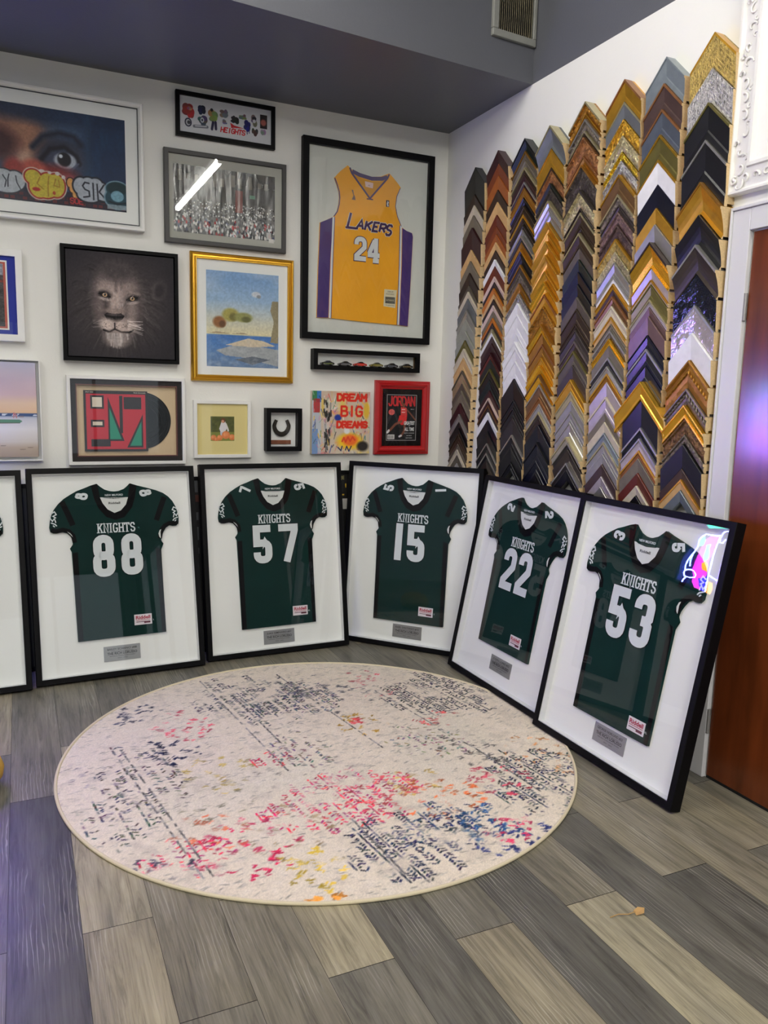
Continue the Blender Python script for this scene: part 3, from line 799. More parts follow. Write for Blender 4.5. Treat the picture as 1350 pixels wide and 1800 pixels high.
cv.poly([(.0, .35), (.12, .37), (.26, .352), (.4, .37), (.46, .35)], (168, 150, 120)); cv.poly([(.7, .28), (.79, .27), (.79, .72), (.72, .72), (.7, .62), (.74, .5)], (150, 138, 108))
cv.poly([(.1, .17), (.25, .22), (.5, .24), (.79, .2), (.79, .02), (.6, .06), (.45, .1), (.2, .12)], (164, 168, 172)); cv.poly([(.2, .23), (.45, .31), (.62, .29), (.76, .24), (.5, .22)], (212, 196, 170)); cv.poly([(.3, .08), (.5, .12), (.7, .09), (.5, .03)], (96, 104, 116))
for x, y, rx, ry, c in ((.14, .47, .07, .06, (150, 100, 60)), (.26, .55, .09, .07, (170, 160, 84)), (.4, .53, .1, .05, (150, 150, 90)), (.54, .78, .05, .03, (206, 210, 216))):
    cv.ell(x, y, rx, ry, c, .4); cv.ell(x + .03, y - .02, rx * .5, ry * .6, [q * .7 for q in c], .5)
cv.mix((cv.noise(14, 22, 6) - .5) * .8 * (cv.Y < .34), (230, 232, 232)); cv.speck(.08, 3)
cv.build('print', fx(.972, -.014), fx(1.391, -.014), fz(1.645, -.014), fz(2.1735, -.014), -.0138, PRINT, r)

# framed record
r, W, H, fx, fz = wall_frame('framed_record', (.23, .850, 1.092, 1.571), 0.04, 0.018, WFRAME, 'white framed black vinyl record half out of a red and green sleeve', glass=GLASS, gy=-.036, mat_board=mat('beige mat', (214, 190, 156), .8), my=-.012)
y1 = -.016
m = moulding(W - .036, H - .036, [(0, -.012), (0, -.03), (.026, -.03), (.026, -.012)], oz=.018); m.build('dark_mat', mat('dark brown mat', (32, 24, 24), .7), r)
moulding(W - .088, H - .088, [(0, -.012), (0, -.031), (.005, -.031), (.005, -.012)], oz=.044).build('fillet', mat('maroon fillet', (106, 62, 58), .4), r)
sx0, sx1, sz0, sz1 = fx(.312, y1), fx(.642, y1), fz(1.167, y1), fz(1.494, y1)
cx, cz, R_ = fx(.768, y1) - .155, (sz0 + sz1) / 2 + .004, .155
m = MB(); m.prism([(cx + R_ * math.cos(t * PI / 36), cz + R_ * math.sin(t * PI / 36)) for t in range(72)], -.016, -.0125)
VINYL = mat('black vinyl', (20, 20, 22), .22, bump=.2, bscale=200)
rec = m.build('vinyl_record', VINYL, r)
m = MB()
for q in (.146, .125, .104, .083): m.strokes([[(cx + q * math.cos(t * PI / 30), cz + q * math.sin(t * PI / 30)) for t in range(60)]], .0012, -.0165, -.0159, closed=True)
m.build('groove', mat('groove', (40, 40, 44), .3), rec)
m = MB(); m.box(sx0, sx1, -.024, -.0166, sz0, sz1, 0)
sl = m.build('record_sleeve', mat('sleeve black', (28, 22, 26), .4), r)
u = lambda x: sx0 + (sx1 - sx0) * x
q_ = lambda z: sz0 + (sz1 - sz0) * z
SR, SG, SB, SWh = mat('sleeve red', (192, 32, 52), .4), mat('sleeve green', (22, 140, 112), .4), mat('sleeve line', (36, 26, 30), .4), mat('sleeve white', (226, 214, 196), .5)
m = MB()
m.box(u(.035), u(.965), -.0246, -.024, q_(.035), q_(.945), 0)
for x0_, z0_, x1_, z1_ in ((.1, .7, .31, .92), (.1, .4, .31, .52), (.62, .70, .9, .9), (.1, .08, .4, .2), (.55, .3, .60, .92)): m.box(u(x0_), u(x1_), -.0252, -.0246, q_(z0_), q_(z1_), 2)
m.prism([(u(.37), q_(.9)), (u(.37), q_(.17)), (u(.62), q_(.17))], -.0252, -.0246, 2); m.prism([(u(.92), q_(.62)), (u(.92), q_(.06)), (u(.66), q_(.06))], -.0252, -.0246, 2)
m.prism([(u(.395), q_(.72)), (u(.395), q_(.2)), (u(.575), q_(.2))], -.0258, -.0252, 1); m.prism([(u(.895), q_(.5)), (u(.895), q_(.09)), (u(.71), q_(.09))], -.0258, -.0252, 1)
m.box(u(.13), u(.28), -.0258, -.0252, q_(.73), q_(.89), 3); m.box(u(.13), u(.28), -.0258, -.0252, q_(.43), q_(.49), 3)
m.text('SPLIT ENZ', u(.03), q_(.962), .0065, -.0246, 3, align='LEFT'); m.text('TRUE COLOURS', u(.97), q_(.962), .0065, -.0246, 3, align='RIGHT')
m.build('sleeve_artwork', [SR, SG, SB, SWh], sl)

# pumpkin snapshot in a yellow mat
r, W, H, fx, fz = wall_frame('framed_snapshot', (.896, 1.229, 1.123, 1.453), 0.03, 0.02, WFRAME, 'small white framed snapshot of a child with pumpkins in a yellow mat', glass=GLASS, mat_board=mat('yellow mat', (226, 209, 144), .8))
cv = Canvas(1.0, 110, (70, 76, 36)); cv.mix(cv.noise(8, 8, 2) * .8, (110, 112, 50)); cv.rect(0, 0, 1, .36, (128, 134, 60)); cv.mix((cv.noise(12, 12, 5) - .5) * (cv.Y > .6), (30, 36, 20))
cv.poly([(.36, .5), (.46, .8), (.62, .8), (.68, .5), (.6, .36), (.42, .36)], (226, 222, 226)); cv.ell(.53, .84, .095, .1, (110, 60, 36), .2); cv.ell(.51, .80, .06, .06, (220, 160, 130), .25)
cv.poly([(.4, .36), (.62, .36), (.6, .2), (.42, .2)], (196, 200, 216)); cv.line([[(.64, .7), (.72, .5), (.74, .42)]], .07, (226, 220, 222), .02)
for x, y, a_ in ((.12, .13, .12), (.38, .13, .12), (.64, .24, .17), (.9, .15, .13), (.24, .05, .09)):
    cv.ell(x, y, a_, a_ * .95, (222, 128, 74), .12); cv.ell(x - .02, y + .03, a_ * .5, a_ * .5, (238, 158, 104), .8); cv.line([[(x, y + a_ * .9), (x + .01, y - a_ * .8)]], .012, (196, 104, 56), .02)
cv.build('photograph', fx(.991, -.017), fx(1.128, -.017), fz(1.222, -.017), fz(1.362, -.017), -.0168, PRINT, r)

# horseshoe shadow box
r, W, H, fx, fz = wall_frame('shadow_box', (1.323, 1.5425, 1.159, 1.4145), 0.062, 0.026, BLK, 'small deep black shadow box holding a dark iron horseshoe', glass=GLASS, mat_board=MATB, my=-.012)
cxh = (fx(1.36, -.03) + fx(1.471, -.03)) / 2; zt = fz(1.381, -.03); zb = fz(1.262, -.03)
U = []
for i in range(25):
    t = -1 + 2 * i / 24; a_ = t * 2.0
    U.append((cxh + math.sin(a_) * .045 * (1 if abs(t) < .75 else 1 - (abs(t) - .75) * .9), -.022, zt - .065 - math.cos(a_) * .055 * (1 if abs(a_) < 1.6 else 1.25)))
m = MB(); m.tube(U, .010, 8, rs=[.0052 + .0028 * math.cos((-1 + 2 * i / 24) * 1.4) for i in range(25)], flat=1.75)
m.build('horseshoe', mat('rusty iron', (44, 38, 30), .7, .5, bump=.5, bscale=120, var=.3), r)
m = MB(); m.box(fx(1.338, -.02), fx(1.472, -.02), -.019, -.012, fz(1.202, -.02), fz(1.226, -.02)); m.build('name_plate', mat('wood plate', (128, 70, 40), .5, var=.2, vscale=30), r, bevel=.001)

# dream canvas
k = (YB - .036) / YB
x0, x1, z0, z1 = 1.605 * k, 1.985 * k, 1.5 + (1.1415 - 1.5) * k, 1.5 + (1.523 - 1.5) * k
r = empty('canvas_print', ((x0 + x1) / 2, YB - .001, z0), (0, 0, 0), 'unframed colourful graffiti canvas reading DREAM BIG DREAMS in red', 'picture', 'framed pictures on the back wall')
W, H = x1 - x0, z1 - z0
m = MB(); m.box(-W / 2, W / 2, -.0355, 0, 0, H); m.build('stretcher', mat('canvas edge', (200, 190, 176), .8), r)
cv = Canvas(1.0, 210, (206, 192, 172))
cv.mix((cv.noise(4, 4, 1) - .4) * 1.6, (190, 160, 140)); cv.mix((cv.noise(7, 6, 2) - .55) * 3, (232, 224, 208)); cv.mix((cv.noise(6, 8, 8) - .6) * 3, (214, 120, 130)); cv.mix((cv.noise(5, 5, 12) - .6) * 3, (226, 196, 90))
cv.rect(0, 0, .15, 1, (176, 190, 206), .8); cv.rect(0, .85, .08, 1, (40, 110, 60), .9); cv.rect(.08, .82, .15, 1, (40, 110, 180), .9); cv.rect(.02, .66, .13, .88, (170, 40, 40), .85); cv.rect(0, 0, .1, .4, (90, 130, 190), .7)
R = random.Random(3)
for i in range(190):
    x, y = R.uniform(0, 1), R.uniform(0, 1); c = R.choice([(40, 60, 150), (220, 60, 40), (240, 190, 50), (30, 30, 34), (236, 234, 228), (60, 130, 90), (220, 120, 150)])
    cv.line([[(x, y), (x + R.uniform(-.05, .05), y + R.uniform(-.12, .12))]], R.uniform(.004, .02), c, .008, R.uniform(.3, .8))
for x, y, rx, ry, c in ((.65, .2, .22, .13, (240, 196, 40)), (.66, .22, .13, .09, (236, 110, 40)), (.44, .58, .06, .05, (30, 50, 140)), (.6, .37, .05, .05, (225, 225, 225)), (.88, .12, .1, .08, (40, 36, 34)), (.94, .7, .05, .14, (220, 180, 60))): cv.ell(x, y, rx, ry, c, .5)
for i in range(60):          # a column of dark brush strokes
    x, y = R.gauss(.26, .035), R.uniform(.03, .82); g = R.choice([30, 36, 44, 120, 190])
    cv.line([[(x, y), (x + R.uniform(-.015, .015), y + R.uniform(.04, .12))]], R.uniform(.012, .03), (g, g, g), .008, .85)
RED = (214, 44, 26)
for wd, x, y, w_, h_ in (('DREAM', .43, .855, .5, .10), ('BIG', .50, .61, .36, .15), ('DREAMS', .43, .425, .52, .09)):
    cv.line(word(wd, x, y, w_, h_, .3), .04, (226, 110, 60), .02, .6); cv.line(word(wd, x, y, w_, h_, .3), .033, RED, .006)
cv.line([[(.52, .2), (.55, .26), (.58, .19), (.62, .27), (.66, .2), (.7, .27), (.74, .22)]], .026, (220, 70, 40), .01); cv.line([[(.45, .1), (.5, .05), (.52, .12)], [(.58, .06), (.6, .12), (.64, .04), (.68, .12)]], .018, (24, 34, 90), .008)
cv.build('canvas', -W / 2, W / 2, 0, H, -.036, CANVAS, r)

# red framed basketball magazine cover
REDF = mat('red lacquer frame', (168, 18, 22), .3, coat=.3)
r, W, H, fx, fz = wall_frame('framed_poster', (2.025, 2.409, 1.1345, 1.5985), 0.032, 0.052, REDF, 'red framed black basketball magazine cover poster reading JORDAN', glass=GLASS, my=-.014,
                             prof=[(0, 0), (0, -.022), (.004, -.024), (.014, -.026), (.022, -.032), (.03, -.032), (.044, -.02), (.05, -.02), (.052, -.016), (.052, 0)], gy=-.017)
m = MB(); m.box(-W / 2 + .05, W / 2 - .05, -.016, -.0125, .05, H - .05); m.build('mat_board', mat('black mat', (22, 21, 23), .6), r)
px0, px1, pz0, pz1 = fx(2.1, -.015), fx(2.31, -.015), fz(1.222, -.015), fz(1.5115, -.015)
A_ = (px1 - px0) / (pz1 - pz0)
cv = Canvas(A_, 240, (16, 15, 18)); cv.mix((cv.noise(3, 4, 2) - .5), (46, 44, 50))
for L in ([[(.004, .004), (A_ - .004, .004), (A_ - .004, .996), (.004, .996), (.004, .004)]],): cv.line(L, .012, (190, 186, 186), .006)
G = (196, 40, 44)
cv.line([[(x * 1.0, y) for x, y in L] for L in word('JORDAN', .05, .765, A_ - .1, .19, .24)], .035, G, .006)
cv.ell(.12, .62, .075, .065, (214, 92, 84), .12); cv.line([[(.05, .62), (.19, .62)], [(.12, .56), (.12, .68)]], .006, (150, 40, 40))
skin = (120, 70, 52)
cv.line([[(.41, .74), (.36, .84), (.34, .9)]], .04, skin, .012); cv.line([[(.46, .7), (.57, .6), (.7, .46)]], .035, skin, .012); cv.ell(.41, .775, .034, .04, skin, .2)
cv.poly([(.34, .73), (.48, .72), (.50, .56), (.34, .54)], (206, 60, 56))
cv.line([[(.37, .68), (.44, .68)], [(.37, .62), (.44, .62)]], .02, (236, 200, 196), .01)
cv.poly([(.31, .55), (.5, .57), (.48, .36), (.36, .34), (.28, .42)], (214, 44, 44))
cv.line([[(.36, .42), (.22, .36), (.1, .24), (.05, .2)]], .055, skin, .015); cv.line([[(.44, .38), (.44, .22), (.36, .1)]], .05, skin, .015)
cv.line([[(.06, .22), (.03, .18)]], .05, (220, 220, 220), .01); cv.line([[(.36, .11), (.32, .09)]], .045, (214, 210, 210), .01)
cv.rect(.03, .03, .2, .13, (222, 220, 218)); 
for i in range(9): cv.rect(.045 + i * .016, .045, .052 + i * .016, .115, (30, 30, 30))
po = cv.build('poster', px0, px1, pz0, pz1, -.0165, PRINT, r)
m = MB()
uz = lambda q: pz0 + (pz1 - pz0) * q
ux = lambda q: px0 + (px1 - px0) * q
m.text('GREATEST', ux(.77), uz(.35), .022, -.0168, 0, w=.076, bold=.03); m.text('OF', ux(.77), uz(.315), .006, -.0168, 0); m.text('ALL TIME', ux(.77), uz(.215), .022, -.0168, 0, w=.068, bold=.03)
for s_, q in (('NORTH CAROLINA', .155), ('SIX RINGS', .1), ('SLAM DUNK', .05)): m.text(s_, ux(.77), uz(q), .006, -.0168, 0)
m.text('ISSUE 23', ux(.86), uz(.68), .005, -.0168, 0)
m.build('cover_lines', WHITEINK, po)

# toy car box
r, W, H, fx, fz = wall_frame('display_box', (1.612, 2.326, 1.651, 1.7735), 0.06, 0.026, BLK, 'long narrow black display box holding a row of toy cars', 'display case', glass=GLASS, mat_board=MATB, my=-.010, prof=[(0, 0), (0, -.06), (.026, -.06), (.026, -.052), (.012, -.052), (.012, 0)])
m = MB(); m.box(-W / 2 + .012, W / 2 - .012, -.052, -.002, .012, .026); m.build('ledge', mat('box floor', (24, 24, 26), .5), r)
bz0 = 1.5 + (1.651 - 1.5) * (YB - .06) / YB
bxc = (1.612 + 2.326) / 2 * (YB - .06) / YB
cars = [(.135, (34, 36, 30), (120, 140, 60), 'first of six toy cars from the left, black with olive sides'), (.295, (60, 62, 68), (150, 152, 160), 'second of six toy cars from the left, silver grey over black'),
        (.437, (196, 44, 36), (226, 90, 76), 'bright red toy car, third from the left in the display box'), (.592, (120, 112, 44), (150, 140, 60), 'fourth of six toy cars from the left, mustard olive'),
        (.737, (44, 46, 50), (110, 114, 120), 'fifth of six toy cars from the left, dark grey'), (.882, (40, 38, 34), (140, 124, 84), 'last toy car at the right end of the display box, black and tan')]
for fxp, c1, c2, lb in cars:
    cr = empty('toy_car', (bxc - W / 2 + W * fxp, YB - .031, bz0 + .0262), (0, 0, 0), lb, 'toy car', 'toy cars in the black display box')
    L_ = .082; wd = .032
    body = [(-L_ / 2, .006), (-L_ / 2, .014), (-L_ / 2 + .008, .0175), (-.018, .0195), (.024, .0195), (L_ / 2 - .004, .016), (L_ / 2, .012), (L_ / 2, .006), (.036, .004), (-.036, .004)]
    cab = [(-.018, .0185), (-.006, .0275), (.012, .028), (.028, .019)]
    m = MB(); m.prism(body, -wd / 2, wd / 2); m.build('car_body', mat('toy paint %d %d %d' % c1, c1, .25, coat=.5), cr, bevel=.002)
    m = MB(); m.prism([(-L_ / 2 + .012, .008), (L_ / 2 - .012, .008), (L_ / 2 - .012, .012), (-L_ / 2 + .012, .012)], -wd / 2 - .0006, wd / 2 + .0006); m.build('side_stripe', mat('toy stripe %d %d %d' % c2, c2, .3), cr)
    m = MB(); m.prism(cab, -wd / 2 + .004, wd / 2 - .004); m.build('cabin', mat('toy glass', (22, 24, 28), .1), cr, bevel=.0015)
    for wx in (-.026, .026):
        for wy in (-wd / 2 + .001, wd / 2 - .006):
            m = MB(); m.prism([(wx + .0072 * math.cos(t * PI / 8), .0072 + .0072 * math.sin(t * PI / 8)) for t in range(16)], wy - .001, wy + .006, 0)
            m.prism([(wx + .0036 * math.cos(t * PI / 6), .0072 + .0036 * math.sin(t * PI / 6)) for t in range(12)], wy - .0016, wy - .001, 1)
            m.build('wheel', [mat('toy tyre', (16, 16, 16), .7), mat('toy hub', (170, 170, 170), .3, .8)], cr)

# blue matted picture at the left edge
r, W, H, fx, fz = wall_frame('framed_photograph', (-.55, .0415, 1.7325, 2.188), 0.04, 0.034, WFRAME, 'white framed picture with royal blue mat cut off by the left edge', glass=GLASS, mat_board=mat('royal blue mat', (28, 44, 150), .75))
cv = Canvas(.464 / .36, 120, (52, 50, 52)); cv.mix(cv.noise(8, 8, 3), (96, 92, 92)); cv.rect(0, .82, 2, 1, (150, 152, 166)); cv.rect(0, .7, 2, .74, (120, 60, 56)); cv.speck(.3, 3)
yb = -.03
m = MB(); m.box(fx(-.47, yb), fx(-.0305, yb), yb, yb + .002, fz(1.788, yb), fz(2.13, yb)); m.build('white_mat', MATB, r)
m = MB(); m.box(fx(-.462, yb), fx(-.038, yb), yb - .001, yb, fz(1.795, yb), fz(2.122, yb)); m.build('red_mat', mat('brick red mat', (186, 92, 78), .75), r)
cv.build('photograph', fx(-.455, yb), fx(-.049, yb), fz(1.804, yb), fz(2.113, yb), yb - .0014, PRINT, r)

# beach canvas at the left edge
r, W, H, fx, fz = wall_frame('framed_canvas', (-.21, .1045, 1.119, 1.6435), 0.042, 0.006, WFRAME, 'white floater framed canvas of a pastel sunset beach with a small green boat', prof=[(0, 0), (0, -.042), (.006, -.042), (.006, -.008), (.02, -.008), (.02, 0)])
cv = Canvas(.29 / .495, 150, (220, 216, 220))
cv.grad([(0, (168, 152, 136)), (.1, (182, 166, 148)), (.16, (206, 200, 194)), (.3, (226, 224, 226)), (.405, (202, 204, 214)), (.42, (186, 192, 206)), (.465, (74, 98, 138)), (.47, (226, 190, 152)), (.57, (226, 198, 168)), (.66, (208, 182, 188)), (.8, (196, 178, 192)), (1, (184, 184, 204))])
cv.rect(0, .435, 2, .468, (64, 86, 126)); cv.mix(((cv.noise(20, 40, 3) > .55) & (cv.Y > .44) & (cv.Y < .458)) * .9, (226, 232, 240)); cv.mix((cv.noise(2, 8, 6) - .4) * .5 * (cv.Y > .5), (228, 206, 206))
bx = (-.04 + .19) / .495
cv.poly([(bx - .16, .40), (bx + .1, .40), (bx + .13, .38), (bx + .1, .365), (bx - .14, .362)], (92, 138, 116)); cv.line([[(bx - .12, .36), (bx + .1, .362)]], .008, (90, 80, 76)); cv.line([[(bx + .04, .42), (bx + .045, .47)], [(bx + .07, .42), (bx + .06, .46)]], .012, (196, 120, 120)); cv.line([[(bx + .1, .43), (bx + .14, .43)]], .012, (150, 130, 130))
for x, y in ((.1, .13), (.2, .12), (.48, .1), (.4, .08)): cv.line([[(x, y), (x + .05, y + .003)]], .006, (120, 108, 100))
cv.build('canvas', -W / 2 + .022, W / 2 - .022, .02, H - .016, -.036, CANVAS, r)
m = MB(); m.box(-W / 2 + .022, W / 2 - .022, -.0355, -.008, .02, H - .016); m.build('stretcher', mat('canvas side', (110, 106, 112), .8), r)

# ------------------------------------------------------------------ jerseys
def digit(ch, w, h, t, sl=0.0):
    """centre lines of a block numeral in a w x h box, stroke t"""
    a, b, c, d = t / 2, w - t / 2, t / 2, h - t / 2
    md = h * .5; r = min((b - a) * .42, h * .16)
    def rr(x0, z0, x1, z1, q): return arc(x1 - q, z1 - q, q, q, 0, 90, 4) + arc(x0 + q, z1 - q, q, q, 90, 180, 4) + arc(x0 + q, z0 + q, q, q, 180, 270, 4) + arc(x1 - q, z0 + q, q, q, 270, 360, 4)
    if ch == '8':
        L = [rr(a + .004, md - .002, b - .004, d, r), rr(a, c, b, md + .002, r)]
        L = [q + [q[0]] for q in L]
    elif ch == '0': L = [rr(a, c, b, d, r)]; L[0].append(L[0][0])
    elif ch == '5':
        L = [[(b + t * .35, d), (a, d), (a, md + t * .2)] + [(a, md + t * .15), (b - r, md + t * .15)] + arc(b - r, md + t * .15 - r, r, r, 90, 0, 4) + arc(b - r, c + r, r, r, 0, -90, 4) + arc(a + r, c + r, r, r, -90, -180, 4) + [(a, c + r + t * .35)]]
    elif ch == '7': L = [[(a - t * .45, d), (b, d), (b, d - t * .4), (a + (b - a) * .32, 0)]]
    elif ch == '1': L = [[(w * .5, 0), (w * .5 + .004, h)]]
    elif ch == '2': L = [[(a, d - r - t * .4)] + arc(a + r, d - r, r, r, 180, 90, 4) + arc(b - r, d - r, r, r, 90, 0, 4) + [(b, md + t * .35), (a, c + t * .6), (a, c), (b + t * .4, c)]]
    elif ch == '3': L = [[(a, d - r - t * .35)] + arc(a + r, d - r, r, r, 180, 90, 4) + arc(b - r, d - r, r, r, 90, 0, 4) + [(b, md + t * .4), (b - t * .35, md), (w * .45, md)], [(w * .45, md), (b - t * .35, md), (b, md - t * .4)] + arc(b - r, c + r, r, r, 0, -90, 4) + arc(a + r, c + r, r, r, -90, -180, 4) + [(a, c + r + t * .35)]]
    elif ch == '4': L = [[(w * .68, 0), (w * .68, h)], [(w * .58, d), (a - t * .1, h * .36)], [(a - t * .5, h * .29), (w, h * .29)], [(w * .45, t * .32), (w * .95, t * .32)]]
    return [[(x + sl * z, z) for x, z in P] for P in L]


SLAB = {
    'K': ([[(.12, 0), (.12, 1)], [(.88, 1), (.2, .42)], [(.42, .6), (.88, 0)]], [(.12, 0), (.12, 1), (.86, 1), (.86, 0)]),
    'N': ([[(.14, 0), (.14, 1), (.86, 0), (.86, 1)]], [(.14, 0), (.12, 1), (.86, 1)]),
    'I': ([[(.5, 0), (.5, 1)]], [(.5, 0), (.5, 1)]),
    'G': ([[(.86, .74), (.7, .94), (.3, .94), (.12, .76), (.12, .24), (.3, .06), (.7, .06), (.86, .22), (.86, .44), (.55, .44)]], []),
    'H': ([[(.14, 0), (.14, 1)], [(.86, 0), (.86, 1)], [(.14, .5), (.86, .5)]], [(.14, 0), (.14, 1), (.86, 0), (.86, 1)]),
    'T': ([[(.5, 0), (.5, 1)], [(.06, .76), (.06, .94), (.94, .94), (.94, .76)]], [(.5, 0)]),
    'S': ([[(.86, .72), (.7, .94), (.3, .94), (.12, .78), (.12, .66), (.3, .54), (.7, .47), (.88, .34), (.88, .22), (.7, .06), (.3, .06), (.12, .28)]], []),
}


def slab_word(m, s, x, z, w, h, t, y0, y1, mi=0):
    widths = [.55 if ch == 'I' else 1.0 for ch in s]
    cw = w / (sum(widths) + .16 * (len(s) - 1))
    for ch, k in zip(s, widths):
        L, ser = SLAB[ch]
        ox = x - (0.225 * cw if ch == 'I' else 0)
        m.strokes([[(ox + px * cw, z + pz * h) for px, pz in P] for P in L], t, y0, y1, mi)
        for px, pz in ser:
            zz = z + pz * h + (t * .3 if pz == 0 else -t * .3)
            m.strokes([[(ox + px * cw - t * 1.15, zz), (ox + px * cw + t * 1.15, zz)]], t * .6, y0, y1, mi)
        x += (k + .16) * cw


GREEN = mat('dark green jersey mesh', (4, 40, 37), .75, bump=.22, bscale=16, bdist=.006, var=.10, vscale=6, spec=.15)
JBLACK = mat('black jersey trim', (11, 9, 12), .75, bump=.15, bscale=40, spec=.1)
TWILL = mat('white twill', (214, 219, 222), .55, bump=.1, bscale=400)
LINING = mat('white lining', (214, 216, 214), .7)
TAGW = mat('tag white', (222, 214, 220), .6)
TAGR = mat('tag red', (170, 26, 58), .6)
TAGD = mat('tag dark red', (92, 22, 48), .6)
SILVER = mat('brushed silver plaque', (165, 165, 166), .38, .75, bump=.1, bscale=200, stretch=(1, 1, 20))
ENGR = mat('engraving', (44, 44, 48), .6)
GROUP_J = 'framed green team jerseys leaning around the corner'

OUT = [(.342, 1.021), (.31, 1.012), (.276, .998), (.24, .985), (.208, .967), (.175, .946), (.147, .92), (.126, .892), (.112, .862), (.104, .83), (.100, .80), (.104, .777), (.118, .769), (.133, .768), (.162, .773), (.185, .766), (.200, .75), (.211, .728), (.209, .706), (.194, .685), (.202, .667),
       (.2055, .433), (.209, 0), (.659, .004), (.658, .433), (.658, .645), (.672, .682), (.660, .702), (.664, .722), (.675, .745), (.69, .768), (.711, .781), (.73, .776), (.748, .777), (.761, .794), (.7625, .82), (.757, .855), (.748, .885), (.733, .915), (.712, .94), (.685, .961), (.648, .977), (.60, .992), (.55, 1.006), (.512, 1.019),
       (.497, 1.004), (.48, .990), (.451, .979), (.428, .977), (.405, .980), (.38, .989), (.36, 1.004)]
OUT = OUT[::-1]


